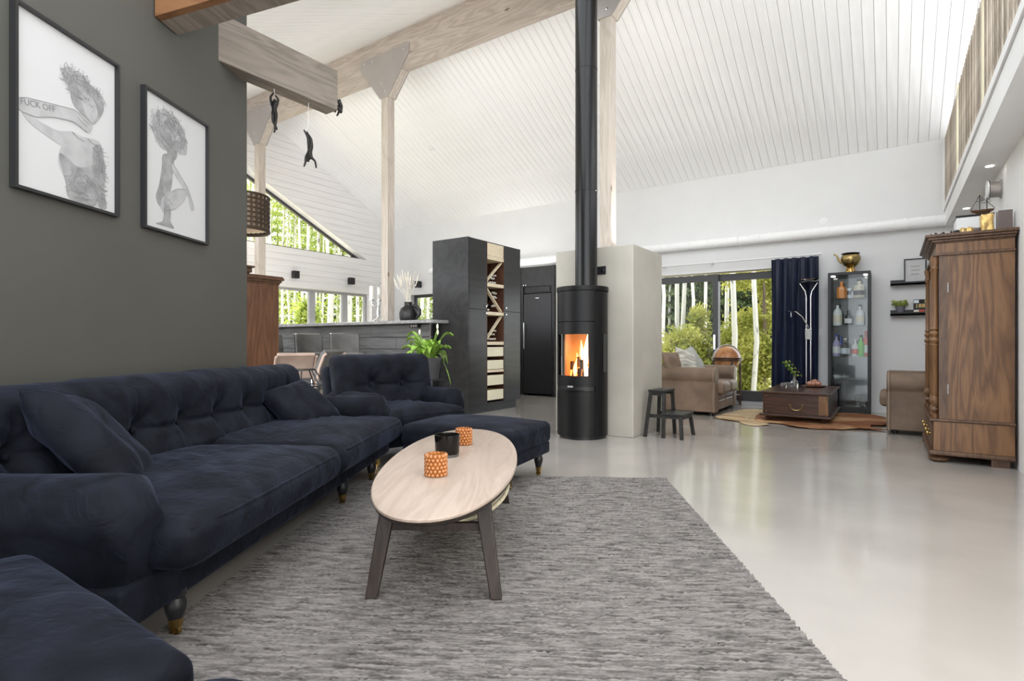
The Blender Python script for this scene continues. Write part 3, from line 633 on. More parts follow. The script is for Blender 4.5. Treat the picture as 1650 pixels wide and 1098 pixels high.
# ---- coffee table
ct = thing('coffee_table', 'oval pale oak coffee table with dark splayed legs and cord shelf', 'coffee table', CAM(-0.292, 2.78), R(34.5 - 1.0))
a_, b_ = 0.318, 0.965
tv = B()
def ell(ra, rb, n=64): return [(ra * math.copysign(abs(math.cos(t)) ** 0.92, math.cos(t)), rb * math.copysign(abs(math.sin(t)) ** 0.98, math.sin(t))) for t in [2 * math.pi * k / n for k in range(n)]]
rings = [(0.94, 0.378), (0.985, 0.394), (1.0, 0.410), (1.0, 0.4185), (0.994, 0.4215)]
n = 64; V = []; F = []
for (s_, z) in rings: V += [(x, y, z) for (x, y) in ell(a_ * s_, b_ * s_)]
for j in range(len(rings) - 1):
    for i in range(n): F.append((j * n + i, j * n + (i + 1) % n, (j + 1) * n + (i + 1) % n, (j + 1) * n + i))
F += [tuple(reversed(range(n))), tuple((len(rings) - 1) * n + i for i in range(n))]
top = B().add(V, F).o('tabletop', 'tableoak', ct, True, 50)
top.data.materials.append(MATS['legwood'])
for p in top.data.polygons:
    zc = sum(top.data.vertices[i].co.z for i in p.vertices) / len(p.vertices)
    if zc < 0.405: p.material_index = 1
for sx in (-1, 1):
    for sy in (-1, 1): B().leg4((sx * 0.185, sy * 0.575, 0.385), (sx * 0.242, sy * 0.64, 0.0145 if sy < 0 else 0.0145), (0.062, 0.04), (0.046, 0.034)).o('leg', 'legwood', ct, bevel=0.005)
for sy in (-1, 1): B().bar((-0.195, sy * 0.585, 0.275), (0.195, sy * 0.585, 0.275), 0.022, 0.03).o('stretcher', 'legwood', ct)
E2 = [(x, y) for (x, y) in ell(0.272, 0.585, 48)]
B().tube([(x, y, 0.285) for (x, y) in E2] + [(E2[0][0], E2[0][1], 0.285)], 0.009, 8).o('shelf_rim', 'cord', ct, True)
sh = B()
for k in range(86):
    y = -0.572 + k * 0.01345; xm = 0.272 * math.sqrt(max(0, 1 - (y / 0.585) ** 2)); sh.tube([(-xm, y, 0.285), (0, y + 0.0, 0.281), (xm, y, 0.285)], 0.0062, 5)
stuff(sh.o('cord_shelf', 'cord', ct, True))
# ---- candle holders
ZT = 0.4215
def candle(label, r, d, rad, h):
    t = thing('candle_holder', label, 'candle holder', CAM(r, d, ZT), 0.4 * d, 'amber bubble-glass candle holders')
    B().lathe([(rad * 0.86, 0.0), (rad * 0.9, 0.004), (rad * 0.9, h), (rad * 0.80, h), (rad * 0.78, 0.014), (0, 0.012)], n=24).o('cup', 'amber', t, True)
    k = 0; bb = None
    for j in range(6):
        for i in range(15):
            a = 2 * math.pi * (i + 0.5 * (j % 2)) / 15
            if bb is None: bb = B().sph((0, 0, 0), rad * 0.19, 8, 6).o('bead', 'amber', t, True, 180)
            else: c = bb.copy(); COL.objects.link(c); bb = c
            bb.location = (rad * 0.93 * math.cos(a), rad * 0.93 * math.sin(a), h * (0.09 + 0.165 * j))
    B().lathe([(0.019, 0.014), (0.019, 0.03), (0, 0.03)], n=14).o('tealight', 'wax', t, True)
candle('nearest amber glass candle holder with bubbled surface on the oval table', -0.333, 2.42, 0.047, 0.098)
candle('farther amber bubbled glass candle holder behind the black tumbler', -0.276, 3.17, 0.045, 0.094)
bc = thing('candle_tumbler', 'black glass candle tumbler between the two amber holders', 'candle', CAM(-0.333, 2.84, ZT))
B().lathe([(0.058, 0.014), (0.062, 0.02), (0.065, 0.112), (0.058, 0.112), (0.054, 0.07), (0, 0.07)], n=32).o('cup', 'blackglass', bc, True)
B().lathe([(0.0, 0.0), (0.058, 0.0), (0.060, 0.005), (0.059, 0.0135), (0.0, 0.0135)], n=32).o('glass_foot', 'clearglass', bc, True)
B().lathe([(0.0535, 0.068), (0.0535, 0.082), (0, 0.080)], n=24).o('wax_fill', 'bookbrown', bc, True)

# ================================================================== STOVE
st = thing('wood_stove', 'black cylindrical wood stove with a fire burning behind glass', 'stove', (-2.745, 5.335, 0))
def arc(r0, r1, a0, a1, z0, z1, n=24):
    b = B(); V = []; F = []
    for i in range(n + 1):
        a = R(-90 + a0 + (a1 - a0) * i / n); c, s_ = math.cos(a), math.sin(a)
        V += [(r0 * c, r0 * s_, z0), (r1 * c, r1 * s_, z0), (r1 * c, r1 * s_, z1), (r0 * c, r0 * s_, z1)]
    for i in range(n):
        for k in range(4): F.append((i * 4 + k, i * 4 + (k + 1) % 4, (i + 1) * 4 + (k + 1) % 4, (i + 1) * 4 + k))
    F += [(3, 2, 1, 0), (n * 4, n * 4 + 1, n * 4 + 2, n * 4 + 3)]; return b.add(V, F)
RS = 0.272
B().lathe([(0.0, 0), (RS - 0.03, 0), (RS - 0.03, 0.03), (0, 0.03)], n=48).o('plinth', 'black', st, True)
arc(0.20, RS, -55, 55, 0.032, 0.505).o('lower_door', 'stoveblack', st, True)
arc(0.20, RS - 0.004, 56.2, 303.8, 0.032, 1.545, 48).o('side_shell', 'stoveblack', st, True)
B().lathe([(0, 0.031), (0.2, 0.031), (0.2, 0.60), (0, 0.60)], n=32).o('lower_core', 'black', st, True)
hd = arc(0.20, RS - 0.012, -55, 55, 0.508, 0.555).o('air_slot', 'black', st, True)
arc(RS - 0.012, RS + 0.012, -34, 30, 0.508, 0.520).o('handle_lip', 'stoveblack', hd, True)
B().box(-0.03, 0.03, -RS - 0.006, -RS + 0.02, 0.545, 0.562).o('latch', 'steel', hd)
door = arc(0.235, RS, -55, 55, 0.557, 0.665).o('fire_door', 'stoveblack', st, True)
arc(0.235, RS, -55, 55, 1.098, 1.225).o('door_top', 'stoveblack', door, True); arc(0.235, RS, -55, -44, 0.665, 1.098, 6).o('door_stile', 'stoveblack', door, True); arc(0.235, RS, 41, 55, 0.665, 1.098, 6).o('door_stile', 'stoveblack', door, True)
arc(RS - 0.010, RS - 0.004, -44, 41, 0.665, 1.098, 28).o('glass_pane', 'window_glass', door, True)
arc(0.20, RS, -55, 55, 1.232, 1.548).o('upper_panel', 'stoveblack', st, True)
B().lathe([(0, 1.16), (0.2, 1.16), (0.2, 1.545), (0, 1.545)], n=32).o('upper_core', 'black', st, True)
B().lathe([(0.0, 1.552), (RS + 0.004, 1.552), (RS + 0.006, 1.56), (RS + 0.006, 1.596), (RS, 1.602), (0, 1.602)], n=48).o('top_plate', 'stoveblack', st, True)
arc(0.185, 0.198, 55, 305, 0.602, 1.155, 32).o('fire_lining', 'firebrick', st, True)
B().lathe([(0, 0.601), (0.185, 0.601), (0.185, 0.615), (0, 0.615)], n=24).o('hearth', 'firebrick', st)
B().box(RS - 0.03, RS - 0.001, -0.055, 0.02, 0.70, 1.10).o('side_niche', 'darkpanel', st)
for k, (x, y, rz, h_) in enumerate(((-0.10, -0.03, 12, 0.19), (-0.03, 0.0, -8, 0.24), (0.03, -0.05, 5, 0.21), (0.09, -0.01, -14, 0.17), (0.0, -0.10, 20, 0.12))):
    l = B().tube([(x, y, 0.618), (x + 0.02 * math.sin(rz), y + 0.01, 0.618 + h_)], [0.030, 0.024], 9).o('log', 'log', st, True); B().tube([(x - 0.012, y - 0.026, 0.622), (x - 0.005, y - 0.024, 0.622 + h_ * 0.5)], 0.010, 6).o('ember', 'ember', l, True)
for k, (x, y, h_, r_) in enumerate(((-0.08, 0.02, 0.26, 0.040), (-0.02, 0.05, 0.40, 0.052), (0.04, 0.03, 0.46, 0.045), (0.09, 0.02, 0.30, 0.040), (0.01, -0.02, 0.30, 0.034), (0.065, -0.04, 0.24, 0.028), (-0.055, -0.05, 0.20, 0.026))):
    pts = [(x + 0.022 * math.sin(3.2 * t + k * 1.7) * t, y, 0.64 + h_ * t) for t in np.linspace(0, 1, 12)]
    rr = [r_ * (math.sin(math.pi * min(1, (t * 0.86 + 0.16))) ** 0.8) * (1 - t * 0.62) + 0.001 for t in np.linspace(0, 1, 12)]
    B().tube(pts, rr, 10).o('flame', 'flamecore' if k in (2, 4, 5) else 'flame', st, True, 180)
fl = thing('flue_pipe', 'tall matt black flue pipe rising from the stove to the ceiling', 'flue pipe', (-2.70, 5.335, 1.602))
zt = znear(5.335) - 1.602 - 0.005
B().lathe([(0.118, 0.0), (0.118, zt)], n=40).o('pipe', 'flueblack', fl, True)
for z in (1.02, 2.32): B().lathe([(0.118, z), (0.1205, z + 0.002), (0.1205, z + 0.02), (0.118, z + 0.022)], n=40, cap=False).o('joint', 'flueblack', fl, True)
# ---- step stool
ss = thing('step_stool', 'small black wooden two-step stool beside the concrete block', 'step stool', (-1.99, 5.91, 0))
def slab_hole(b, x0, x1, y0, y1, z0, z1):
    xm, ym = (x0 + x1) / 2, (y0 + y1) / 2; hx, hy = 0.014, 0.045
    return b.box(x0, xm - hx, y0, y1, z0, z1).box(xm + hx, x1, y0, y1, z0, z1).box(xm - hx, xm + hx, y0, ym - hy, z0, z1).box(xm - hx, xm + hx, ym + hy, y1, z0, z1)
slab_hole(B(), -0.175, 0.005, -0.17, 0.17, 0.482, 0.502).o('top_step', 'stoolwood', ss)
B().box(-0.02, 0.205, -0.185, 0.185, 0.238, 0.258).o('lower_step', 'stoolwood', ss, bevel=0.003)
for sy in (-1, 1):
    B().leg4((-0.155, sy * 0.135, 0.482), (-0.195, sy * 0.205, 0), (0.035, 0.03), (0.035, 0.03)).o('leg', 'stoolwood', ss)
    B().leg4((-0.012, sy * 0.135, 0.482), (0.0, sy * 0.19, 0.0), (0.035, 0.03), (0.035, 0.03)).o('leg', 'stoolwood', ss)
    B().leg4((0.175, sy * 0.165, 0.24), (0.20, sy * 0.205, 0), (0.035, 0.03), (0.035, 0.03)).o('leg', 'stoolwood', ss)
    B().bar((-0.175, sy * 0.168, 0.225), (0.19, sy * 0.168, 0.225), 0.02, 0.036).o('side_rail', 'stoolwood', ss)
    B().bar((-0.155, sy * 0.14, 0.462), (-0.01, sy * 0.14, 0.462), 0.02, 0.038).o('side_rail', 'stoolwood', ss)
B().bar((-0.158, -0.13, 0.462), (-0.158, 0.13, 0.462), 0.02, 0.038).o('end_rail', 'stoolwood', ss); B().bar((0.19, -0.165, 0.222), (0.19, 0.165, 0.222), 0.02, 0.034).o('end_rail', 'stoolwood', ss)

# ================================================================== WINE CABINET, KITCHEN, BAR
wc = thing('wine_cabinet', 'tall black wood-grain cabinet with a wine rack and pale drawers', 'cabinet', (-5.17, 5.99, 0))
XF, W_, HT = 0.333, 1.28, 2.49
B().box(-0.335, XF - 0.004, -0.02, 0.0, 0.02, HT).o('side_panel', 'blackwood', wc); B().box(-0.335, XF - 0.004, W_ - 0.02, W_, 0.13, HT).o('side_panel', 'blackwood', wc)
B().box(-0.335, XF - 0.02, 0, W_ - 0.02, HT - 0.02, HT).o('top_panel', 'blackwood', wc); B().box(-0.335, -0.315, 0, W_ - 0.02, 0.1, HT - 0.02).o('back_panel', 'blackwood', wc)
B().box(-0.3, XF - 0.06, 0.02, W_ - 0.04, 0.0, 0.13).o('plinth', 'black', wc)
def cdoor(y0, y1, z0, z1, ky):
    d = B().box(XF - 0.02, XF, y0 + 0.002, y1 - 0.002, z0 + 0.002, z1 - 0.002).o('door', 'blackwood', wc, bevel=0.002)
    kz = z0 + 0.05 if z0 > 1 else z1 - 0.05
    B().lathe([(0.0, 0.022), (0.011, 0.022), (0.012, 0.014), (0.005, 0.010), (0.005, 0.0)], n=12).o('knob', 'chrome', d, True, loc=(XF, ky, kz)).rotation_euler = (0, R(90), 0)
Y1, Y2 = 0.405, 0.835
for (z0, z1) in ((0.135, 1.49), (1.49, HT - 0.003)): cdoor(0.0, Y1, z0, z1, Y1 - 0.035); cdoor(Y2, W_, z0, z1, Y2 + 0.035)
for y in (Y1 + 0.006, Y2 - 0.006): B().box(-0.30, XF, y - 0.004, y + 0.004, 0.14, HT - 0.02).o('rack_side', 'mahogany', wc)
B().box(-0.31, -0.30, Y1, Y2, 0.14, HT - 0.02).o('rack_back', 'mahogany', wc)
B().box(XF - 0.02, XF - 0.002, Y1 + 0.012, Y2 - 0.012, 2.287, HT - 0.02).o('top_drawer', 'pine', wc)
ya, yb = Y1 + 0.010, Y2 - 0.010
for z in (2.255, 1.86, 1.443, 1.005): B().box(-0.29, XF, ya, yb, z - 0.024, z + 0.024 if z < 2 else z + 0.028).o('rack_shelf', 'pine', wc)
for k, (z0, z1) in enumerate(((1.886, 2.229), (1.469, 1.834), (1.031, 1.417))):
    a, b = ((ya, z0), (yb, z1)) if k % 2 == 0 else ((ya, z1), (yb, z0))
    B().bar((XF - 0.05, a[0] + 0.012, a[1] + (0.012 if k % 2 == 0 else -0.012)), (XF - 0.05, b[0] - 0.012, b[1] - (0.012 if k % 2 == 0 else -0.012)), 0.05, 0.016).o('diagonal_board', 'pine', wc)
    spots = [(0.10, 0.30), (0.20, 0.27), (0.08, 0.62), (0.17, 0.66), (0.08, 0.80), (0.20, 0.83), (0.55, 0.10), (0.70, 0.10), (0.85, 0.10), (0.62, 0.30), (0.78, 0.28), (0.88, 0.42)]
    if k == 1: spots = [(1 - s0, s1) for (s0, s1) in spots]
    bo = None
    for (s0, s1) in spots:
        yy, zz = ya + s0 * (yb - ya), z0 + s1 * (z1 - z0)
        nb_ = thing('wine_bottle', 'wine bottle lying neck outward in %s compartment of the wine rack' % ('the top', 'the middle', 'the lowest')[k], 'bottle', (-5.17 - 0.235, 5.99 + yy, zz), group='wine bottles in the %s rack compartment' % ('top', 'middle', 'lowest')[k])
        if bo is None:
            bo = B().lathe([(0.0, 0.0), (0.019, 0.0), (0.020, 0.30), (0.013, 0.37), (0.011, 0.42), (0.011, 0.44)], n=12).o('bottle_body', 'q_dark', nb_, True); bo.rotation_euler = (0, R(90), 0)
            bcap = B().lathe([(0.0115, 0.40), (0.0135, 0.402), (0.0135, 0.455), (0.012, 0.458), (0, 0.458)], n=12).o('foil_cap', 'wax', nb_, True); bcap.rotation_euler = (0, R(90), 0)
        else:
            for q in (bo, bcap): c = q.copy(); COL.objects.link(c); c.parent = nb_
for (z0, z1) in ((0.808, 0.975), (0.620, 0.782), (0.385, 0.560), (0.168, 0.344)):
    B().box(XF - 0.02, XF - 0.002, ya + 0.006, yb - 0.006, z0 + 0.004, z1 - 0.026).o('drawer', 'pinelight', wc)
    B().box(-0.28, XF - 0.03, ya + 0.004, yb - 0.004, z0, z1 - 0.03).o('drawer_body', 'pine', wc)
for z in (0.600, ): B().box(XF - 0.3, XF - 0.001, ya, yb, z - 0.022, z + 0.016).o('rack_shelf', 'pine', wc)
# fridge in its housing
fg = thing('fridge', 'tall dark grey fridge with long bar handle in the kitchen', 'fridge', (-5.56, 9.27, 0))
B().box(-0.335, 0.30, -0.255, 0.30, 0.03, 1.965).o('body', 'black', fg); fd = B().box(-0.33, 0.295, -0.30, -0.26, 0.045, 1.96).o('door', 'fridge', fg, bevel=0.008)
B().box(-0.035, 0.012, -0.302, -0.2995, 1.56, 1.80).o('display', 'darkpanel', fd)
B().tube([(-0.295, -0.345, 0.90), (-0.295, -0.345, 1.40)], 0.012, 10).o('handle', 'chrome', fd, True)
for z in (0.93, 1.37): B().tube([(-0.295, -0.30, z), (-0.295, -0.345, z)], 0.008, 8).o('handle_mount', 'chrome', fd, True)
B().box(-0.06, 0.02, -0.3025, -0.2998, 1.868, 1.876).o('badge', 'chrome', fd)
for sx in (-1, 1):
    for sy in (-0.2, 0.2): B().lathe([(0.02, 0), (0.02, 0.03)], n=10).o('foot', 'black', fg, loc=(sx * 0.27 - 0.02, sy, 0))
hc = thing('fridge_housing', 'black built-in cabinet surround above and beside the fridge', 'cabinet', (-5.56, 9.27, 0))
for x in (-0.37, 0.325): B().box(x - 0.02, x + 0.025, -0.30, 0.32, 0.0, 2.48).o('side_panel', 'blackwood', hc)
B().box(-0.35, 0.305, -0.27, 0.32, 1.975, 2.48).o('carcass', 'black', hc)
dd = B().box(-0.348, 0.303, -0.30, -0.275, 2.10, 2.475).o('door', 'blackwood', hc, bevel=0.002)
for kx in (-0.32, -0.27): B().lathe([(0.0, 0.02), (0.011, 0.02), (0.011, 0.01), (0.005, 0.008), (0.005, 0)], n=10).o('knob', 'chrome', dd, True, loc=(kx, -0.30, 2.13)).rotation_euler = (R(90), 0, 0)
gr = B().box(-0.20, 0.25, -0.285, -0.27, 2.0, 2.075).o('vent_grille', 'darkpanel', hc)
for k in range(5): B().box(-0.195, 0.245, -0.292, -0.285, 2.006 + k * 0.014, 2.012 + k * 0.014).o('grille_bar', 'black', gr)
tc_ = thing('tall_cabinet', 'black tall kitchen cabinets left of the fridge, mostly hidden', 'cabinet', (-6.6, 9.27, 0))
B().box(-0.64, 0.64, -0.27, 0.32, 0.0, 2.48).o('carcass', 'black', tc_)
for x in (-0.64, 0.0): B().box(x + 0.004, x + 0.636, -0.295, -0.275, 0.1, 2.475).o('door', 'blackwood', tc_, bevel=0.002)
# bar counter
bar = thing('bar_counter', 'long bar counter with dark grey plank front facing the stools', 'bar counter', (-7.4, 6.05, 0))
x0, x1 = -2.6, 2.0
B().box(x0, x1, -0.20, 0.32, 0.0, 1.285).o('core', 'black', bar)
for k in range(7):
    z0 = 0.02 + k * 0.1795; cut = x0 + (1.55, 3.35, 0.8, 2.9, 1.9, 3.9, 3.35)[k]
    for (a, b) in ((x0, cut - 0.002), (cut + 0.002, x1)): B().box(a, b, -0.225, -0.20, z0 + 0.003, z0 + 0.1755).o('plank', 'barwood', bar, bevel=0.003)
B().box(x1 - 0.025, x1, -0.235, -0.2, 0.0, 1.285).o('corner_strip', 'chrome', bar)
so_ = B().box(-0.085, 0.085, -0.06, 0.0, -0.055, 0.0).o('power_strip', 'black', bar, loc=(1.72, -0.23, 1.284))
for k in (-1, 0, 1): B().box(k * 0.045 - 0.014, k * 0.045 + 0.014, -0.062, -0.06, -0.045, -0.015).o('socket', 'steel', so_)
bt = B().prism([(-2.7, -0.42), (2.1, -0.42), (2.17, -0.40), (2.2, -0.34), (2.2, 0.06), (2.02, 0.06), (2.02, 0.42), (-2.7, 0.42)], 'Z', 0, 0.045).o('stone_worktop', 'stone', None, bevel=0.008, loc=(-7.4, 6.02, 1.2865))
tag(bt, 'grey stone worktop lying on the bar counter', 'countertop')
# bar stools
def barstool(label, x, y, rz):
    t = thing('bar_stool', label, 'bar stool', (x, y, 0), rz, 'black leather bar stools at the counter')
    B().lathe([(0.0, 0.0), (0.20, 0.0), (0.20, 0.012), (0.05, 0.03), (0.03, 0.04), (0, 0.04)], n=28).o('base', 'chrome', t, True)
    B().lathe([(0.028, 0.03), (0.028, 0.45), (0.02, 0.452), (0.02, 0.785)], n=16).o('column', 'chrome', t, True)
    B().tube([(0.02, 0, 0.34), (0.16, -0.10, 0.30), (0.20, 0.0, 0.30), (0.16, 0.10, 0.30), (0.02, 0, 0.34)], 0.010, 8).o('footrest', 'chrome', t, True)
    B().rg((0.40, 0.42, 0.075), 0.03, (8, 8, 2), c=(0.03, 0, 0.825)).o('seat', 'leathergrey', t, True, 180)
    def lean(V): V = V.copy(); V[:, 0] -= 0.15 * (V[:, 2] + 0.17) - 0.08 * np.abs(V[:, 1] / 0.2) ** 2 * 0.6; return V
    bk = B().rg((0.055, 0.42, 0.34), 0.025, (2, 10, 8), lean, c=(-0.17, 0, 0.985)).o('backrest', 'leathergrey', t, True, 180)
    B().rg((0.03, 0.435, 0.345), 0.014, (2, 10, 8), lean, c=(-0.203, 0, 0.985)).o('back_edge', 'black', bk, True, 180)
    B().bar((-0.17, 0, 0.80), (0.02, 0, 0.79), 0.10, 0.02).o('bracket', 'black', t)
barstool('black leather bar stool with its seat turned right, nearest the plant', -6.55, 5.28, R(-28))
barstool('black leather bar stool between its two neighbours at the bar', -7.33, 5.26, R(-15))
barstool('black leather bar stool half hidden behind the brown antique cabinet', -8.16, 5.22, R(10))
# dining side: antique cabinet, pendant, chairs, wire table
ac = thing('antique_cabinet', 'brown antique wooden cabinet standing just past the green wall', 'cabinet', (-6.83, 3.6, 0))
B().box(-0.27, 0.262, -0.60, 0.60, 0.12, 1.76).o('carcass', 'antique', ac); B().box(-0.29, 0.285, -0.63, 0.63, 0.0, 0.12).o('plinth', 'oakdark', ac)
for k, (e, z0, z1) in enumerate(((0.012, 1.76, 1.785), (0.028, 1.785, 1.815), (0.05, 1.815, 1.85), (0.04, 1.85, 1.865))): B().box(-0.27 - e, 0.262 + e, -0.60 - e, 0.60 + e, z0, z1).o('cornice', 'oakdark', ac, bevel=0.005)
for (y0, y1) in ((-0.55, -0.02), (0.02, 0.55)): B().box(-0.29, -0.27, y0, y1, 0.2, 1.70).o('door', 'antique', ac, bevel=0.004)
for k, (e, z0, z1) in enumerate(((0.0, 1.866, 1.90), (0.02, 1.90, 1.96), (0.045, 1.96, 1.985))): B().box(-0.16 - e, 0.14 + e, -0.42 - e, 0.28 + e, z0, z1).o('pediment', 'oakdark', ac, bevel=0.005)
pl = thing('pendant_lamp', 'brown perforated drum lamp shade hanging by the gable window', 'lamp', (-6.70, 3.80, 2.41))
sr = 0.30
sg_ = B()
NA, NZ = 30, 7
zsn = np.linspace(0.02, 0.43, NZ + 1)
for z in [0.0] + list(zsn): B().tube([(sr * math.cos(2 * math.pi * k / 40), sr * math.sin(2 * math.pi * k / 40), z) for k in range(41)], 0.012 if 0 < z < 0.43 else 0.016, 6).o('shade_ring', 'shade', pl, True)
for k in range(NA): a = 2 * math.pi * k / NA; B().box(sr - 0.006, sr + 0.006, -0.013, 0.013, 0, 0.43).o('shade_rib', 'shade', pl, rz=a)
B().lathe([(sr - 0.03, 0.03), (sr - 0.03, 0.42)], n=32, cap=False).o('inner_diffuser', 'shadein', pl, True)
B().sph((0, 0, 0.22), 0.05, 12, 8).o('bulb', 'wax', pl, True); B().tube([(0, 0, 0.26), (0, 0, znear(3.8) - 2.41)], 0.005, 6).o('cord', 'black', pl)
for a in (0, 90, 180, 270): B().tube([(0, 0, 0.43), (sr * math.cos(R(a)), sr * math.sin(R(a)), 0.43)], 0.004, 5).o('spoke', 'shade', pl)
def lounge(name, label, loc, rz, mat, hb=0.90, hs=0.42):
    t = thing(name, label, 'chair', loc, rz)
    prof = [(0.30, hs - 0.02), (0.24, hs + 0.02), (0.02, hs - 0.02), (-0.12, hs - 0.01), (-0.19, hs + 0.05), (-0.22, hs + 0.16), (-0.24, hs + 0.30), (-0.30, hb - 0.03), (-0.335, hb)]
    P = [Vector((p[0], 0, p[1])) for p in prof]
    def ribbon(w0, w1, th, m, nm, i0=0, i1=None, par=t):
        pts = prof[i0:i1]; V = []; F = []
        for i, p in enumerate(pts):
            a = Vector(pts[max(i - 1, 0)]); b = Vector(pts[min(i + 1, len(pts) - 1)]); d = (b - a).normalized(); nn = Vector((-d.y, d.x)) * th
            V += [(p[0], w0, p[1]), (p[0], w1, p[1]), (p[0] + nn.x, w1, p[1] + nn.y), (p[0] + nn.x, w0, p[1] + nn.y)]
        for i in range(len(pts) - 1):
            for k in range(4): F.append((i * 4 + k, i * 4 + (k + 1) % 4, (i + 1) * 4 + (k + 1) % 4, (i + 1) * 4 + k))
        F += [(3, 2, 1, 0), tuple((len(pts) - 1) * 4 + k for k in range(4))]
        return B().add(V, F).o(nm, m, par, True, 60, bevel=0.008)
    ribbon(-0.215, 0.215, -0.05, mat, 'seat_pad', 0, 5); ribbon(-0.215, 0.215, -0.045, mat, 'back_pad', 5, 9)
    for s_ in (-1, 1):
        ribbon(min(s_ * 0.218, s_ * 0.245), max(s_ * 0.218, s_ * 0.245), 0.03, 'leatherpink', 'side_frame')
        B().tube([(0.22, s_ * 0.232, hs - 0.02), (0.26, s_ * 0.232, 0.25), (0.24, s_ * 0.232, 0.02), (0.18, s_ * 0.232, 0.013), (-0.26, s_ * 0.232, 0.013)], 0.012, 8).o('leg', 'chrome', t, True)
    B().tube([(-0.26, -0.232, 0.013), (-0.26, 0.232, 0.013)], 0.012, 8).o('floor_bar', 'chrome', t, True)
    return t
lounge('dining_chair', 'grey leather chair with curved frame behind the wire table', (-5.62, 3.98, 0), R(205), 'leathergrey')
lounge('dining_chair', 'tan leather low-back chair beside the brown antique cabinet', (-6.10, 4.05, 0), R(160), 'leatherpink', 0.86)
wt = thing('wire_side_table', 'black wire-frame side table seen above the sofa corner', 'side table', (-4.93, 3.42, 0), 0.2)
hexa = lambda r, z: [(r * math.cos(2 * math.pi * k / 7), r * math.sin(2 * math.pi * k / 7), z) for k in range(8)]
for (r, z, w_) in ((0.115, 0.735, 0.007), (0.215, 0.575, 0.008), (0.215, 0.548, 0.006), (0.13, 0.02, 0.008)): B().tube(hexa(r, z), w_, 6).o('ring', 'black', wt)
for k in range(7): B().tube([hexa(0.115, 0.735)[k], hexa(0.215, 0.575)[k], hexa(0.215, 0.548)[k], hexa(0.13, 0.02)[k]], 0.007, 6).o('rod', 'black', wt)
B().lathe([(0.0, 0.737), (0.115, 0.737), (0.115, 0.745), (0, 0.745)], n=7).o('glass_top', 'case_glass', wt)
tr = thing('tray_table', 'small round black tray table between the sofa arm and armchair', 'side table', CAM(-1.545, 4.64))
B().lathe([(0.0, 0.525), (0.09, 0.525), (0.098, 0.532), (0.098, 0.562), (0.091, 0.562), (0.091, 0.535), (0, 0.535)], n=32).o('tray', 'black', tr, True)
B().lathe([(0.012, 0.0), (0.012, 0.525)], n=10).o('stem', 'black', tr, True); B().lathe([(0, 0), (0.085, 0), (0.085, 0.008), (0, 0.012)], n=24).o('foot', 'black', tr, True)
# plant on a stand
ps = thing('plant_stand', 'black metal plant stand behind the armchair', 'plant stand', (-4.12, 4.45, 0))
for sx in (-1, 1):
    for sy in (-1, 1): B().box(sx * 0.15 - 0.008, sx * 0.15 + 0.008, sy * 0.15 - 0.008, sy * 0.15 + 0.008, 0, 0.60).o('leg', 'black', ps)
B().box(-0.158, 0.158, -0.158, 0.158, 0.60, 0.614).o('top', 'black', ps)
for z in (0.2,): B().box(-0.142, 0.142, -0.142, 0.142, z, z + 0.01).o('shelf', 'black', ps)
pp = thing('potted_plant', 'bright green leafy plant in a dark grey pot', 'plant', (-4.14, 4.43, 0.6145))
B().lathe([(0.0, 0.0), (0.10, 0.0), (0.135, 0.20), (0.145, 0.235), (0.133, 0.235), (0.12, 0.19), (0, 0.19)], n=28).o('pot', 'potgrey', pp, True)
def leafmesh(b, base, az, L, Wd, rise, droop, n=8):
    ca, sa = math.cos(az), math.sin(az); o = len(b.v)
    for i in range(n + 1):
        t = i / n; rr = L * t; z = base[2] + rise * math.sin(min(1, t * 1.1) * math.pi * 0.55) - droop * t * t; w_ = Wd * (math.sin(math.pi * min(1, 0.08 + t * 0.94)) ** 0.7)
        cx, cy = base[0] + ca * rr, base[1] + sa * rr
        b.v += [(cx - sa * w_, cy + ca * w_, z + 0.018 * math.sin(t * 9)), (cx, cy, z - 0.014), (cx + sa * w_, cy - ca * w_, z + 0.018 * math.cos(t * 8))]
    for i in range(n): a = o + i * 3; b.f += [(a, a + 1, a + 4, a + 3), (a + 1, a + 2, a + 5, a + 4)]
    return b
for k in range(20):
    az = k * 2.4; L = 0.16 + 0.12 * ((k * 7) % 5) / 4
    leafmesh(B(), (0.02 * math.cos(az), 0.02 * math.sin(az), 0.19), az, L, 0.042 + 0.012 * (k % 3), 0.20 + 0.10 * ((k * 3) % 4) / 3, 0.05 + 0.20 * ((k * 5) % 4) / 3).o('leaf', 'leaf', pp, True, 180, fixn=False)
for a, l, h_, d_ in ((R(34), 0.24, 0.10, 0.42), (R(30), 0.27, 0.26, 0.05), (R(205), 0.25, 0.30, 0.10), (R(190), 0.30, 0.26, 0.12)): leafmesh(B(), (0, 0, 0.19), a, l, 0.045, h_ + 0.08, d_).o('leaf', 'leaf', pp, True, 180, fixn=False)
for a, h_ in ((R(20), 0.36), (R(215), 0.30), (R(60), 0.30)):
    s_ = B().tube([(0, 0, 0.19), (0.04 * math.cos(a), 0.04 * math.sin(a), 0.35), (0.10 * math.cos(a), 0.10 * math.sin(a), 0.19 + h_)], 0.004, 5).o('flower_stem', 'leaf', pp, True)
    B().sph((0.10 * math.cos(a), 0.10 * math.sin(a), 0.21 + h_), (0.012, 0.012, 0.032), 8, 6).o('bud', 'grass_dry', s_, True)
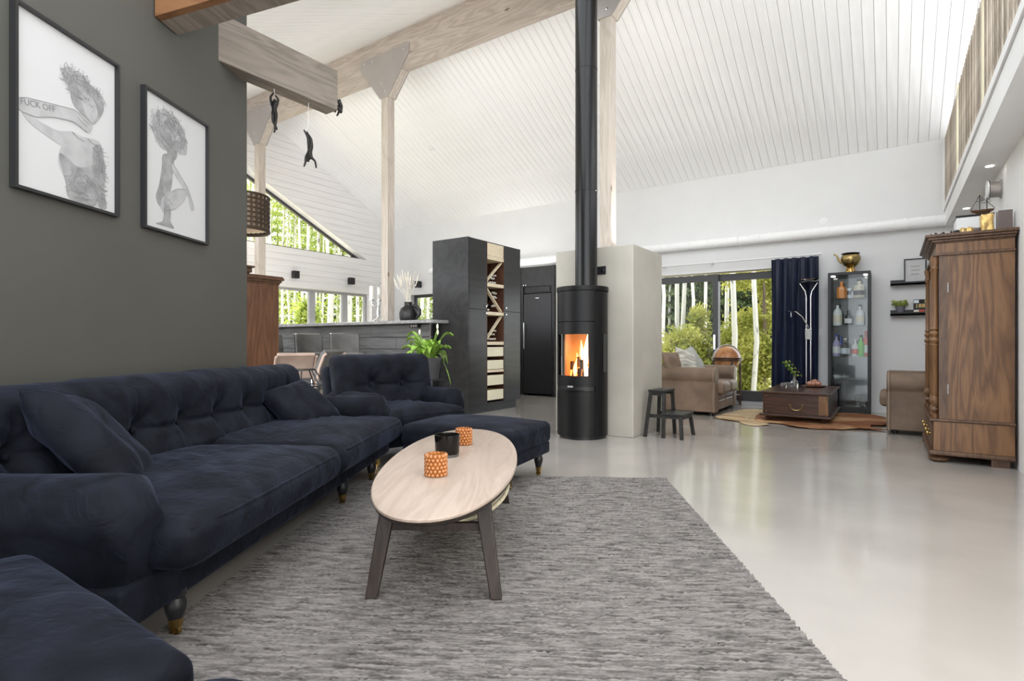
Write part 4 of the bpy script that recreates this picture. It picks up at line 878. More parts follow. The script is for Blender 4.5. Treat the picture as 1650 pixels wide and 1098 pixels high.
# on the bar: vase with dried grass, candelabrum
ZB = 1.3316
va = thing('vase', 'black handmade ceramic vase with dried pale grasses on the bar', 'vase', (-5.93, 5.90, ZB))
B().lathe([(0.0, 0), (0.105, 0.0), (0.128, 0.04), (0.132, 0.12), (0.11, 0.19), (0.06, 0.225), (0.055, 0.275), (0.062, 0.285), (0.048, 0.285), (0.045, 0.22), (0, 0.20)], n=28).o('body', 'ceramicblack', va, True, 60)
B().tube([(0.045 + 0.02, 0.03, 0.235), (0.12, 0.05, 0.225), (0.165, 0.07, 0.17), (0.165, 0.07, 0.10), (0.12, 0.05, 0.05)], [0.024, 0.026, 0.026, 0.024, 0.022], 10).o('handle', 'ceramicblack', va, True)
for k in range(20):
    a = k * 2.4; sp = 0.06 + 0.17 * ((k * 7) % 10) / 10; h_ = 0.50 + 0.12 * ((k * 3) % 7) / 7
    s_ = B().tube([(0, 0, 0.21), (sp * 0.3 * math.cos(a), sp * 0.3 * math.sin(a), 0.21 + h_ * 0.35), (sp * 0.9 * math.cos(a), sp * 0.9 * math.sin(a), h_ + 0.06)], 0.003, 5).o('grass_stem', 'grass_dry', va, True)
    B().tube([(sp * 0.72 * math.cos(a), sp * 0.72 * math.sin(a), h_ - 0.03), (sp * 0.92 * math.cos(a), sp * 0.92 * math.sin(a), h_ + 0.07), (sp * 1.04 * math.cos(a), sp * 1.04 * math.sin(a), h_ + 0.14)], [0.006, 0.014, 0.004], 7).o('grass_head', 'grass_dry', s_, True)
ca_ = thing('candelabrum', 'chrome candelabrum with white candles on the bar beside the post', 'candelabrum', (-6.56, 5.88, ZB))
B().lathe([(0, 0), (0.10, 0), (0.09, 0.02), (0.03, 0.06), (0.016, 0.10), (0.024, 0.16), (0.012, 0.22), (0.012, 0.34)], n=20).o('stem', 'chrome', ca_, True)
for a in (R(215), R(35), R(125)):
    dx, dy = 0.10 * math.cos(a), 0.10 * math.sin(a)
    m_ = B().tube([(0, 0, 0.26), (dx * 0.6, dy * 0.6, 0.23), (dx, dy, 0.29), (dx, dy, 0.33)], 0.009, 8).o('branch', 'chrome', ca_, True)
    B().lathe([(0.02, 0.33), (0.05, 0.345), (0.05, 0.35), (0.0, 0.35)], n=16).o('drip_pan', 'chrome', m_, True, loc=(dx, dy, 0)); B().lathe([(0.036, 0.35), (0.036, 0.56), (0.0, 0.565)], n=16).o('candle', 'wax', m_, True, loc=(dx, dy, 0))
mr_ = B().tube([(0.10 + 0.0, 0.09 * math.cos(t), 0.47 + 0.14 * math.sin(t)) for t in np.linspace(0, 2 * math.pi, 25)], 0.008, 6).o('scroll', 'chrome', ca_, True)
# wall lights
for lab, loc, rz in (('black cube wall light nearer the brown cabinet on the gable wall', (XG + 0.018, 6.845, 2.42), 0), ('black cube wall light above the strip window, farther one', (XG + 0.018, 8.27, 2.42), 0), ('black cube wall light on the back wall beside the wine cabinet', (-9.25, YB, 2.404), R(-90))):
    t = thing('wall_light', lab, 'wall light', loc, rz, 'black cube wall lights')
    B().box(0.0, 0.02, -0.045, 0.045, -0.05, 0.05).o('mount', 'black', t); B().box(0.02, 0.13, -0.06, 0.06, -0.075, 0.075).o('housing', 'black', t, bevel=0.004)

# ================================================================== LEATHER SEATING, TRUNK, HIDES
def club(root, L, depth, nseat, hb=0.70, za=0.665):
    xf = depth / 2; ra = 0.115; aw = 0.21
    for s_ in (-1, 1):
        yc = s_ * (L / 2 - aw / 2 - 0.01)
        ts = [math.pi * k / 12 for k in range(-3, 16)]
        poly = [(yc + ra * math.cos(t), za - ra + ra * math.sin(t)) for t in ts] + [(yc - 0.085, 0.38), (yc - 0.095, 0.20), (yc - 0.095, 0.05), (yc + 0.095, 0.05), (yc + 0.095, 0.20), (yc + 0.085, 0.38)]
        arm = B().prism(poly, 'X', -xf + 0.04, xf - 0.04).o('arm', 'leather', root, True, 60, bevel=0.012)
        pin = [(yc + (p[0] - yc) * 0.93, 0.05 + (p[1] - 0.05) * 0.985) for p in poly]
        B().prism(pin, 'X', xf - 0.04, xf - 0.012).o('front_panel', 'leather', arm, True, 60, bevel=0.006)
        B().tube([(xf - 0.036, p[0], p[1]) for p in poly[:]] + [(xf - 0.036, poly[0][0], poly[0][1])], 0.007, 6).o('piping', 'leatherpipe', arm, True)
        for x in (-xf + 0.1, xf - 0.09): B().lathe([(0.032, 0), (0.036, 0.02), (0.03, 0.05)], n=12).o('foot', 'black', root, True, loc=(x, yc, 0))
    yi = L / 2 - aw - 0.012
    B().box(-xf + 0.08, xf - 0.06, -yi, yi, 0.06, 0.27).o('base', 'leather', root, bevel=0.015)
    wS = 2 * yi / nseat
    for k in range(nseat):
        yc = -yi + wS * (k + 0.5)
        B().rg((0.05, wS - 0.01, 0.14), 0.02, (2, 6, 2), c=(xf - 0.045, yc, 0.135)).o('front_pad', 'leather', root, True, 180); B().rg((0.05, wS - 0.01, 0.07), 0.02, (2, 6, 2), c=(xf - 0.04, yc, 0.245)).o('front_pad', 'leather', root, True, 180)
        def puf(V):
            V = V.copy(); top = smooth01(V[:, 2], 0, 0.05); V[:, 2] += top * (0.03 * (1 - (np.abs(V[:, 1]) / (wS / 2)) ** 3) + 0.006 * wob(V, 20, 5)); return V
        B().rg((depth - 0.24, wS - 0.008, 0.15), 0.05, (16, 14, 4), puf, c=(xf - (depth - 0.24) / 2 + 0.055, yc, 0.357)).o('seat_cushion', 'leather', root, True, 180)
        def lean(V): V = V.copy(); V[:, 0] += 0.03 * np.cos(V[:, 2] * 5) * smooth01(V[:, 0], 0, 0.08) - 0.18 * V[:, 2] + 0.006 * wob(V, 18, 9); return V
        B().rg((0.20, wS - 0.008, hb - 0.40), 0.07, (4, 12, 8), lean, c=(-xf + 0.235, yc, 0.40 + (hb - 0.40) / 2)).o('back_cushion', 'leather', root, True, 180)
    def lean2(V): V = V.copy(); V[:, 0] -= 0.12 * (V[:, 2] + 0.3); return V
    B().rg((0.13, 2 * yi + 0.02, hb - 0.08), 0.05, (2, 8, 6), lean2, c=(-xf + 0.11, 0, 0.05 + (hb - 0.08) / 2)).o('back_frame', 'leather', root, True, 180)
ts_ = thing('leather_loveseat', 'worn tan leather two-seat sofa beside the sliding door', 'sofa', (-2.47, 8.445, 0)); club(ts_, 1.32, 0.98, 2)
tc2 = thing('leather_armchair', 'worn tan leather armchair half hidden behind the carved wardrobe', 'armchair', (0.37, 7.86, 0), R(180)); club(tc2, 1.02, 0.86, 1, 0.735, 0.672)
pillow('cushion', 'brown cushion at the near end of the leather sofa', (-2.62, 8.03, 0.685), (R(70), 0, R(70)), 0.44, 0.16, 'leather', 4)
pillow('cushion', 'cream and grey striped cushion on the leather sofa', (-2.52, 8.25, 0.69), (R(72), R(14), R(72)), 0.46, 0.15, 'cushionstripe', 5)
pillow('cushion', 'crumpled pale grey cushion at far end of the leather sofa', (-2.54, 8.62, 0.70), (R(64), R(-16), R(85)), 0.48, 0.17, 'cushionplain', 6)
# hides
def hide(name, label, outline, mat, loc, seed, h=0.006):
    P = blob_poly(outline, 5); rs = np.random.RandomState(seed); P = [(x + rs.normal(0, 0.012), y + rs.normal(0, 0.012)) for x, y in P]
    cx = sum(p[0] for p in P) / len(P); cy = sum(p[1] for p in P) / len(P); V = []; F = []; n = len(P); rings = [0.0, 0.25, 0.5, 0.72, 0.88, 0.96, 1.0]
    for q, s_ in enumerate(rings):
        for k, (x, y) in enumerate(P):
            V.append((cx + (x - cx) * s_, cy + (y - cy) * s_, h + (0.005 * math.sin(k * 0.9 + q * 1.3) + 0.005 if 0 < q < 6 else (0.003 if q == 0 else 0.001 + 0.010 * max(0, math.sin(k * 0.55 + seed))))))
    for q in range(len(rings) - 1):
        for k in range(n): F.append((q * n + k, q * n + (k + 1) % n, (q + 1) * n + (k + 1) % n, (q + 1) * n + k))
    o = B().add(V, F).o(name, mat, None, True, 180, loc=loc)
    m = o.modifiers.new('solid', 'SOLIDIFY'); m.thickness = 0.004; m.offset = 1
    return tag(o, label, 'hide rug')
hide('cowhide_rug', 'reddish brown cowhide rug under the wooden trunk table', [(-1.45, 7.62), (-1.15, 7.5), (-0.9, 7.28), (-0.55, 7.35), (-0.30, 7.55), (-0.05, 7.6), (-0.22, 7.85), (0.0, 8.2), (-0.05, 8.9), (-0.5, 9.15), (-1.2, 9.05), (-1.5, 8.4)], 'hide', (0, 0, 0.002), 3, 0.008)
hide('animal_hide', 'pale golden brown streaked hide by the leather sofa', [(-1.93, 7.62), (-1.62, 7.42), (-1.45, 7.18), (-1.25, 7.28), (-1.28, 7.6), (-1.22, 8.2), (-1.35, 8.9), (-1.75, 8.95), (-1.9, 8.4), (-1.97, 7.95)], 'hidepale', (0, 0, 0.001), 6, 0.002)
# trunk table
tk = thing('trunk_table', 'dark wooden chest used as a low table on the cowhide', 'trunk', (-1.0, 8.40, 0.022))
tx, ty = 0.365, 0.715
B().box(-tx, tx, -ty, ty, 0.085, 0.345).o('chest', 'trunkwood', tk, bevel=0.004); B().box(-tx - 0.035, tx + 0.035, -ty - 0.035, ty + 0.035, 0.058, 0.085).o('base_board', 'trunkwood', tk, bevel=0.006)
B().box(-tx - 0.025, tx + 0.025, -ty - 0.025, ty + 0.025, 0.345, 0.372).o('lid', 'trunkwood', tk, bevel=0.006)
for sx in (-1, 1):
    for sy in (-1, 1): B().lathe([(0.0, 0), (0.022, 0.0), (0.036, 0.018), (0.036, 0.03), (0.022, 0.045), (0.022, 0.058)], n=14).o('bun_foot', 'trunkwood', tk, True, loc=(sx * (tx - 0.05), sy * (ty - 0.05), 0))
hn = B().tube([(0.02 + 0.07 * math.cos(t), -ty - 0.012, 0.205 + 0.06 * math.sin(t)) for t in np.linspace(math.pi * 1.02, math.pi * 1.98, 12)], 0.005, 6).o('handle', 'brassold', tk, True)
for x in (-0.05, 0.09): B().sph((x, -ty - 0.004, 0.212), 0.011, 8, 6).o('handle_stud', 'brassold', tk, True)
B().box(tx - 0.10, tx + 0.002, -ty - 0.004, -ty, 0.10, 0.335).o('corner_inlay', 'oak', tk)
for (x, z) in ((tx - 0.125, 0.115), (tx - 0.03, 0.115), (tx - 0.125, 0.315), (tx - 0.03, 0.315), (-tx + 0.04, 0.115), (-tx + 0.04, 0.315)): B().sph((x, -ty - 0.004, z), 0.009, 8, 6).o('stud', 'brassold', tk, True)
ZK = 0.3945
fv = thing('bud_vase', 'small clear glass vase with a green sprig on the trunk', 'vase', (-1.12, 8.62, ZK))
B().lathe([(0.0, 0.0), (0.045, 0.0), (0.052, 0.04), (0.045, 0.075), (0.018, 0.11), (0.016, 0.14), (0.026, 0.16), (0.020, 0.155), (0.012, 0.12), (0.04, 0.06), (0, 0.012)], n=20).o('glass', 'clearglass', fv, True)
B().tube([(0, 0, 0.03), (0.0, 0.0, 0.16), (-0.05, 0.0, 0.27), (-0.10, -0.01, 0.36)], 0.004, 5).o('stem', 'leaf', fv, True)
for k in range(13): leafmesh(B(), (-0.012 * k + 0.02, 0, 0.15 + 0.016 * k), k * 2.1, 0.075, 0.022, 0.035, 0.03, 5).o('leaf', 'leafyellow' if k % 3 == 0 else 'leaf', fv, True, 180, fixn=False)
dw = thing('wooden_dish', 'oval wooden dish of copper-coloured shells on the trunk', 'dish', (-0.88, 8.70, ZK))
B().lathe([(0, 0), (0.10, 0.0), (0.15, 0.018), (0.145, 0.024), (0.09, 0.010), (0, 0.010)], n=24, sx=1.0, sy=0.7).o('dish', 'antique', dw, True)
for k in range(7): a = k * 0.9; tag(B().sph((0, 0, 0), (0.04, 0.034, 0.032), 10, 8).o('copper_ball', 'q_copper', None, True, loc=(-0.88 + 0.065 * math.cos(a) * (k > 0), 8.70 + 0.045 * math.sin(a) * (k > 0), ZK + 0.050 + 0.03 * (k == 0))), 'shiny copper-coloured ball piled in the wooden dish', 'ornament', 'copper balls in the wooden dish')
for k, (x, y) in enumerate(((-1.24, 8.52), (-1.20, 8.66))): tag(B().rg((0.075, 0.075, 0.06), 0.014, (3, 3, 3), c=(0, 0, 0.030)).o('glass_cube', 'clearglass', None, True, 180, loc=(x, y, ZK)), 'clear glass tealight cube left of the bud vase, %s' % ('nearer one' if k == 0 else 'farther one'), 'tealight holder', 'glass cubes on the trunk')

# ================================================================== BACK WALL FURNISHING
cu = B(); n = 140; V = []; F = []; zc = [0.03, 0.5, 1.2, 1.9, 2.25, 2.315]
for z in zc:
    for i in range(n + 1):
        t = i / n; ph = t * 2 * math.pi * 5.5; amp = 0.038 + 0.02 * (1 - z / 2.3); V.append((-1.555 + 0.64 * t + 0.012 * math.sin(ph * 2 + z), 9.43 + amp * math.sin(ph + 0.25 * math.sin(z * 2)) + 0.01 * math.sin(ph * 2.3 + z * 1.5), z))
for j in range(len(zc) - 1):
    for i in range(n): a = j * (n + 1) + i; F.append((a, a + 1, a + n + 2, a + n + 1))
cu = cu.add(V, F).o('curtain', 'curtain', None, True, 180, fixn=False); m = cu.modifiers.new('solid', 'SOLIDIFY'); m.thickness = 0.004
tag(cu, 'dark blue floor-length curtain beside the sliding door', 'curtain')
ro = thing('curtain_rod', 'white curtain rod above the sliding door', 'curtain rod', (-2.1, 9.44, 2.345))
B().tube([(-1.3, 0, 0), (1.2, 0, 0)], 0.014, 12).o('rod', 'plastic', ro, True)
for x in (-1.2, -0.38, 1.15): B().box(x - 0.012, x + 0.012, 0.0, 0.16, -0.012, 0.012).o('bracket', 'plastic', ro)
B().sph((1.21, 0, 0), 0.02, 12, 8).o('finial', 'plastic', ro, True)
lp = thing('floor_lamp', 'chrome uplighter floor lamp with a reading arm before the curtain', 'floor lamp', (-1.02, 9.28, 0))
B().lathe([(0.0, 0.0), (0.14, 0.0), (0.14, 0.02), (0.05, 0.03), (0, 0.03)], n=32).o('base', 'chrome', lp, True)
for s_ in (-1, 1): B().tube([(s_ * 0.03, 0, 0.03), (s_ * 0.03, 0, 1.70), (s_ * 0.045, 0, 1.78), (s_ * 0.115, 0, 1.90)], 0.0095, 10).o('pole', 'chrome', lp, True)
B().lathe([(0.0, 1.90), (0.07, 1.905), (0.125, 1.93), (0.145, 1.955), (0.138, 1.955), (0.08, 1.92), (0, 1.915)], n=32).o('bowl_shade', 'chrome', lp, True)
B().box(-0.045, 0.045, -0.02, 0.02, 1.06, 1.22).o('switch_box', 'chrome', lp, bevel=0.004)
am = B().tube([(0.0, -0.01, 1.24), (-0.08, -0.03, 1.40), (-0.16, -0.05, 1.475), (-0.20, -0.06, 1.485)], 0.009, 8).o('reading_arm', 'chrome', lp, True)
B().lathe([(0.0, 0.02), (0.035, 0.014), (0.06, -0.006), (0.056, -0.008), (0.0, 0.008)], n=20, sx=1.3).o('reading_shade', 'chrome', am, True, loc=(-0.245, -0.065, 1.485)); B().tube([(-0.225, -0.065, 1.47), (-0.225, -0.065, 1.40)], 0.003, 5).o('pull_pin', 'chrome', am)
for k, (x, z) in enumerate(((-0.915, 1.17),)):
    t = thing('light_switch', 'white double light switch on the wall right of the curtain', 'light switch', (x, YB, z)); B().box(-0.055, 0.055, -0.012, 0, -0.055, 0.055).o('plate', 'plastic', t, bevel=0.003)
    for s_ in (-1, 1): B().box(s_ * 0.024 - 0.02, s_ * 0.024 + 0.02, -0.017, -0.012, -0.038, 0.038).o('rocker', 'plastic', t, bevel=0.002)
gl = thing('globe_bar', 'brown antique-style globe on a dark stand beyond the leather sofa', 'globe', (-2.20, 9.345, 0))
B().sph((0, 0, 0.755), 0.205, 32, 20).o('globe', 'globe', gl, True, 180)
for z in (0.735, 0.765): B().tube([(0.222 * math.cos(t), 0.222 * math.sin(t), z) for t in np.linspace(0, 2 * math.pi, 41)], 0.012, 8).o('horizon_ring', 'trunkwood', gl, True)
B().tube([(0.222 * math.cos(t) * math.cos(R(35)), 0.222 * math.cos(t) * math.sin(R(35)), 0.755 + 0.222 * math.sin(t)) for t in np.linspace(-0.02, math.pi + 0.02, 33)], 0.012, 8).o('meridian_ring', 'steel', gl, True)
for k in range(4): a = k * math.pi / 2 + R(35); B().lathe([(0.014, 0.0), (0.02, 0.05), (0.014, 0.1), (0.022, 0.35), (0.014, 0.45), (0.02, 0.6), (0.014, 0.735)], n=10).o('leg', 'trunkwood', gl, True, loc=(0.215 * math.cos(a), 0.215 * math.sin(a), 0))
B().lathe([(0, 0.16), (0.2, 0.16), (0.2, 0.18), (0, 0.18)], n=28).o('tray_shelf', 'trunkwood', gl, True)
# display cabinet
vt = thing('display_cabinet', 'tall narrow black glass display cabinet against the back wall', 'display cabinet', (-0.505, 9.41, 0))
hx, hy = 0.262, 0.16
for sx in (-1, 1):
    for sy in (-1, 1): B().box(sx * hx - 0.018 * (sx > 0) * 2 + 0.0, sx * hx + 0.018 * (sx < 0) * 2, sy * hy - 0.036 * (sy > 0), sy * hy + 0.036 * (sy < 0), 0.09, 1.99).o('post', 'black', vt)
B().box(-hx, hx, -hy, hy, 0.0, 0.09).o('base', 'black', vt, bevel=0.003); B().box(-hx, hx, -hy, hy, 1.99, 2.03).o('top', 'black', vt, bevel=0.003)
B().box(-hx + 0.036, hx - 0.036, hy - 0.03, hy - 0.02, 0.09, 1.99).o('mirror_back', 'mirrorback', vt)
B().box(-hx + 0.036, hx - 0.036, -hy + 0.008, -hy + 0.013, 0.09, 1.99).o('glass_door', 'case_glass', vt)
for sx in (-1, 1): B().box(sx * (hx - 0.012) - 0.0025, sx * (hx - 0.012) + 0.0025, -hy + 0.036, hy - 0.036, 0.09, 1.99).o('glass_side', 'case_glass', vt)
SH = (1.645, 1.255, 0.805, 0.468)
for z in SH: B().box(-hx + 0.02, hx - 0.02, -hy + 0.016, hy - 0.034, z, z + 0.008).o('shelf', 'case_glass', vt)
for x in (-0.2, 0.2): B().lathe([(0.0, 1.978), (0.025, 1.978), (0.025, 1.989), (0, 1.989)], n=14).o('spot', 'lampon', vt, loc=(x, -0.05, 0))
def bottle(nm, lab, x, z, h, r, mat, cap, label=None, shape='round', y=9.36, square=False):
    t = thing(nm, lab, 'bottle', (x, y, z), group=None); nk = r * 0.32
    prof = {'round': [(0, 0), (r * 0.95, 0.0), (r, 0.006), (r, h * 0.58), (r * 0.8, h * 0.68), (nk, h * 0.78), (nk, h * 0.93)], 'flask': [(0, 0), (r * 0.9, 0), (r, 0.01), (r * 1.02, h * 0.52), (r * 0.9, h * 0.66), (nk, h * 0.74), (nk, h * 0.90)], 'slim': [(0, 0), (r, 0.0), (r, h * 0.5), (r * 0.9, h * 0.6), (nk * 1.2, h * 0.75), (nk, h * 0.92)]}[shape]
    B().lathe(prof, n=6 if square else 18, sy=0.75 if square else 1).o('body', mat, t, not square); B().lathe([(nk * 1.25, h * 0.90), (nk * 1.3, h), (0, h)], n=14).o('cap', cap, t, True)
    if label: B().lathe([(r * 1.015, h * 0.15), (r * 1.015, h * 0.45)], n=18, cap=False).o('paper_label', label, t, True)
    return t
s1, s2, s3 = SH[0] + 0.0085, SH[1] + 0.0085, SH[2] + 0.0085
bottle('liqueur_bottle', 'orange bottle on the top shelf of the display cabinet', -0.60, s1, 0.25, 0.062, 'q_orange', 'q_orange', None, 'flask', square=True)
bottle('liqueur_bottle', 'wide cream patterned bottle at right of the top shelf', -0.385, s1, 0.27, 0.075, 'q_cream', 'q_dark', 'q_dark', 'flask')
for k, (x, h_) in enumerate(((-0.505, 0.15), (-0.455, 0.10))):
    t = thing('glass_tumbler', 'small patterned drinking glass on the top shelf, %s' % ('taller one' if k == 0 else 'shorter one'), 'glass', (x, 9.37, s1)); B().lathe([(0, 0), (0.028, 0), (0.033, h_), (0.030, h_), (0.026, 0.008), (0, 0.008)], n=18).o('glass', 'q_pale', t, True); B().lathe([(0.0318, h_ * 0.35), (0.0335, h_ * 0.75)], n=18, cap=False).o('print', 'q_white' if k else 'potblue', t, True)
bottle('liqueur_bottle', 'white bottle with black stopper at left of second shelf', -0.65, s2, 0.33, 0.058, 'q_white', 'q_dark', 'q_cream')
bottle('liqueur_bottle', 'black bottle with white diamond label on second shelf', -0.515, s2, 0.22, 0.05, 'q_dark', 'q_dark', 'q_white')
bottle('liqueur_bottle', 'white bottle with black stopper at right of second shelf', -0.375, s2, 0.30, 0.055, 'q_white', 'q_dark', 'q_cream')
bottle('liqueur_bottle', 'lilac and blue bottle at left end of third shelf', -0.665, s3, 0.32, 0.05, 'q_lilac', 'q_blue', 'q_white')
bottle('liqueur_bottle', 'deep blue slim bottle behind the lilac bottle', -0.615, s3, 0.29, 0.03, 'q_blue', 'q_blue', None, 'slim', 9.44)
bottle('liqueur_bottle', 'clear bottle with blue lettering on third shelf', -0.555, s3, 0.265, 0.06, 'clearglass', 'q_white', 'q_pale')
bottle('liqueur_bottle', 'short white bottle with pink lettering on third shelf', -0.43, s3, 0.245, 0.045, 'q_white', 'q_white', 'q_red')
bottle('liqueur_bottle', 'bright green liqueur bottle on third shelf', -0.365, s3, 0.31, 0.045, 'q_green', 'q_dark', None, 'slim')
bottle('liqueur_bottle', 'red and white bottle at right end of third shelf', -0.305, s3, 0.37, 0.04, 'q_red', 'q_red', 'q_white', 'round', 9.41)
for k, x in enumerate((-0.40, -0.325, -0.36)):
    t = thing('crystal_glass', 'cut crystal glass on the bottom of the display cabinet', 'glass', (x, 9.33 + 0.07 * (k == 2), 0.091), group='crystal glasses in the display cabinet'); B().lathe([(0, 0), (0.03, 0), (0.032, 0.01), (0.012, 0.03), (0.014, 0.05), (0.034, 0.09), (0.042, 0.17), (0.039, 0.17), (0.03, 0.09), (0, 0.06)], n=9).o('glass', 'clearglass', t)
bx_ = thing('glass_box', 'low glass dish on the fourth shelf of the display cabinet', 'dish', (-0.60, 9.38, SH[3] + 0.0085)); B().box(-0.09, 0.09, -0.05, 0.05, 0, 0.045).o('glass', 'clearglass', bx_, bevel=0.006); B().box(-0.093, 0.093, -0.053, 0.053, 0.046, 0.052).o('lid', 'clearglass', bx_)
sv = thing('brass_kettle', 'antique brass kettle on a footed stand atop the display cabinet', 'kettle', (-0.49, 9.40, 2.0305))
B().lathe([(0.0, 0.0), (0.085, 0.0), (0.085, 0.015), (0.05, 0.025), (0.045, 0.05), (0.055, 0.075), (0, 0.075)], n=28).o('stand', 'brass', sv, True)
for k in range(4): a = k * math.pi / 2 + 0.6; B().tube([(0.07 * math.cos(a), 0.07 * math.sin(a), 0.012), (0.05 * math.cos(a), 0.05 * math.sin(a), 0.06), (0.075 * math.cos(a), 0.075 * math.sin(a), 0.13)], 0.007, 6).o('stand_leg', 'brass', sv, True)
B().lathe([(0, 0.076), (0.05, 0.078), (0.10, 0.12), (0.128, 0.18), (0.125, 0.23), (0.10, 0.265), (0.085, 0.272), (0.0, 0.272)], n=32).o('pot', 'brassold', sv, True)
B().lathe([(0.0, 0.273), (0.115, 0.273), (0.118, 0.281), (0.06, 0.286), (0, 0.288)], n=28).o('lid', 'bronze', sv, True)
B().tube([(-0.105, 0, 0.155), (-0.15, -0.01, 0.19), (-0.165, -0.012, 0.245), (-0.195, -0.015, 0.28), (-0.215, -0.016, 0.275)], [0.022, 0.016, 0.012, 0.011, 0.012], 10).o('spout', 'brassold', sv, True)
# wall shelves
def wshelf(lab, z):
    t = thing('wall_shelf', lab, 'shelf', (0.31, YB, z)); B().box(-0.325, 0.325, -0.115, 0, -0.035, -0.012).o('board', 'black', t); B().box(-0.325, 0.325, -0.115, -0.105, -0.042, 0.008).o('front_lip', 'black', t); B().box(-0.325, 0.325, -0.012, 0, -0.035, 0.045).o('back_plate', 'black', t)
wshelf('upper black picture ledge on the grey wall, carrying a frame', 1.858); wshelf('lower black picture ledge with a potted plant', 1.432)
fr = thing('framed_quote', 'small black frame with handwritten text standing on the upper ledge', 'picture frame', (0.272, YB - 0.055, 1.8465))
fr.rotation_euler[0] = R(-5)
B().box(-0.12, 0.12, -0.008, 0.006, 0, 0.345).o('print', 'paper', fr)
for a in ((-0.128, -0.112, 0, 0.345), (0.112, 0.128, 0, 0.345), (-0.112, 0.112, 0, 0.016), (-0.112, 0.112, 0.329, 0.345)): B().box(a[0], a[1], -0.016, 0.006, a[2], a[3]).o('frame_bar', 'black', fr)
for k, (w0, z) in enumerate(((0.055, 0.235), (0.048, 0.18), (0.045, 0.125))): B().tube([(-w0 + 2 * w0 * t, -0.0095, z + 0.008 * math.sin(t * 38 + k) * math.sin(t * 9 + 1)) for t in np.linspace(0, 1, 60)], 0.0016, 4).o('handwriting', 'ink3', fr)
sp = thing('succulent_pot', 'small yellow-green plant in a grey pot on the lower ledge', 'plant', (0.10, YB - 0.062, 1.4205))
B().lathe([(0, 0), (0.042, 0), (0.058, 0.105), (0.05, 0.105), (0.045, 0.09), (0, 0.09)], n=20).o('pot', 'potblue', sp, True)
for k in range(46): a = k * 2.4; rr = 0.012 + 0.055 * ((k * 7) % 11) / 11; leafmesh(B(), (rr * 0.6 * math.cos(a), rr * 0.45 * math.sin(a), 0.09), a, 0.04 + rr * 0.5, 0.011, 0.05 + 0.06 * ((k * 5) % 7) / 7, 0.01, 4).o('leaf', 'leafyellow', sp, True, 180, fixn=False)
cd_ = thing('picture_card', 'black card with 1881 in gold and small pictures on lower ledge', 'picture', (0.345, YB - 0.06, 1.4205))
B().box(-0.095, 0.095, -0.006, 0.006, 0, 0.195).o('card', 'black', cd_)
for k in range(3):
    for z in (0.008, 0.145): B().box(-0.09 + k * 0.061, -0.033 + k * 0.061, -0.0075, -0.006, z, z + 0.042).o('photo', ('q_pale', 'q_dark', 'leafyellow', 'grass_dry', 'q_red', 'potblue')[k + 3 * (z < 0.1)], cd_)
textmesh('lettering', '1881', 0.075, 'gold', cd_, Matrix.Translation((0, -0.008, 0.103)) @ Matrix.Rotation(R(90), 4, 'X'))
dt = thing('wall_valve', 'flat white round valve cover on the upper back wall', 'valve', (-0.853, YB, 2.86)); B().lathe([(0.06, 0.0), (0.06, 0.006), (0.045, 0.012), (0, 0.012)], n=28).o('cover', 'plastic', dt, True).rotation_euler = (R(90), 0, 0)
sk = thing('smoke_detector', 'tiny white ceiling fitting on the far roof slope', 'detector', (-7.2, 7.77, zfar(7.77) - 0.004)); sk.rotation_euler[0] = -math.atan(SL)
B().lathe([(0.05, 0.0), (0.05, -0.015), (0.03, -0.03), (0, -0.03)], n=20).o('cover', 'plastic', sk, True)

# ================================================================== WARDROBE
wd = thing('wardrobe', 'large carved oak wardrobe with turned columns against the right wall', 'wardrobe', (0.545, 6.42, 0))
fx, bx2, hy = -0.205, 0.262, 0.55
B().box(fx, bx2, -hy, hy, 0.36, 1.76).o('carcass', 'oak', wd); B().box(fx - 0.05, bx2, -hy - 0.01, hy + 0.01, 0.10, 0.345).o('drawer_section', 'oak', wd, bevel=0.003)
B().box(fx - 0.085, bx2 + 0.005, -hy - 0.022, hy + 0.022, 0.062, 0.10).o('base_moulding', 'oakdark', wd, bevel=0.01); B().box(fx - 0.075, bx2 + 0.004, -hy - 0.02, hy + 0.02, 0.345, 0.368).o('waist_moulding', 'oakdark', wd, bevel=0.007)
B().box(fx - 0.055, bx2 + 0.004, -hy - 0.016, hy + 0.016, 1.735, 1.76).o('neck_moulding', 'oakdark', wd, bevel=0.007); B().box(fx - 0.03, bx2, -hy, hy, 1.76, 1.84).o('frieze', 'oak', wd)
cr = [(0.012, 1.84, 1.852), (0.03, 1.852, 1.872), (0.055, 1.872, 1.893), (0.075, 1.893, 1.918)]
for e, z0, z1 in cr: B().box(fx - 0.03 - e * 1.0, bx2 + e * 0.25, -hy - e * 0.6, hy + e * 0.6, z0, z1).o('cornice', 'oakdark', wd, bevel=0.005)
B().box(fx - 0.012, fx + 0.045, -hy - 0.006, -hy, 0.37, 1.735).o('corner_stile', 'oakdark', wd)
for z in (0.62, 1.47): B().tube([(fx + 0.048, -hy - 0.008, z - 0.04), (fx + 0.048, -hy - 0.008, z + 0.04)], 0.006, 8).o('hinge', 'steel', wd, True)
for (y0, y1) in ((-hy + 0.09, -0.012), (0.012, hy - 0.09)):
    d = B().box(fx - 0.022, fx, y0, y1, 0.385, 1.72).o('door', 'oakdark', wd, bevel=0.004); B().box(fx - 0.034, fx - 0.022, y0 + 0.07, y1 - 0.07, 0.48, 1.62).o('door_panel', 'oak', d, bevel=0.008)
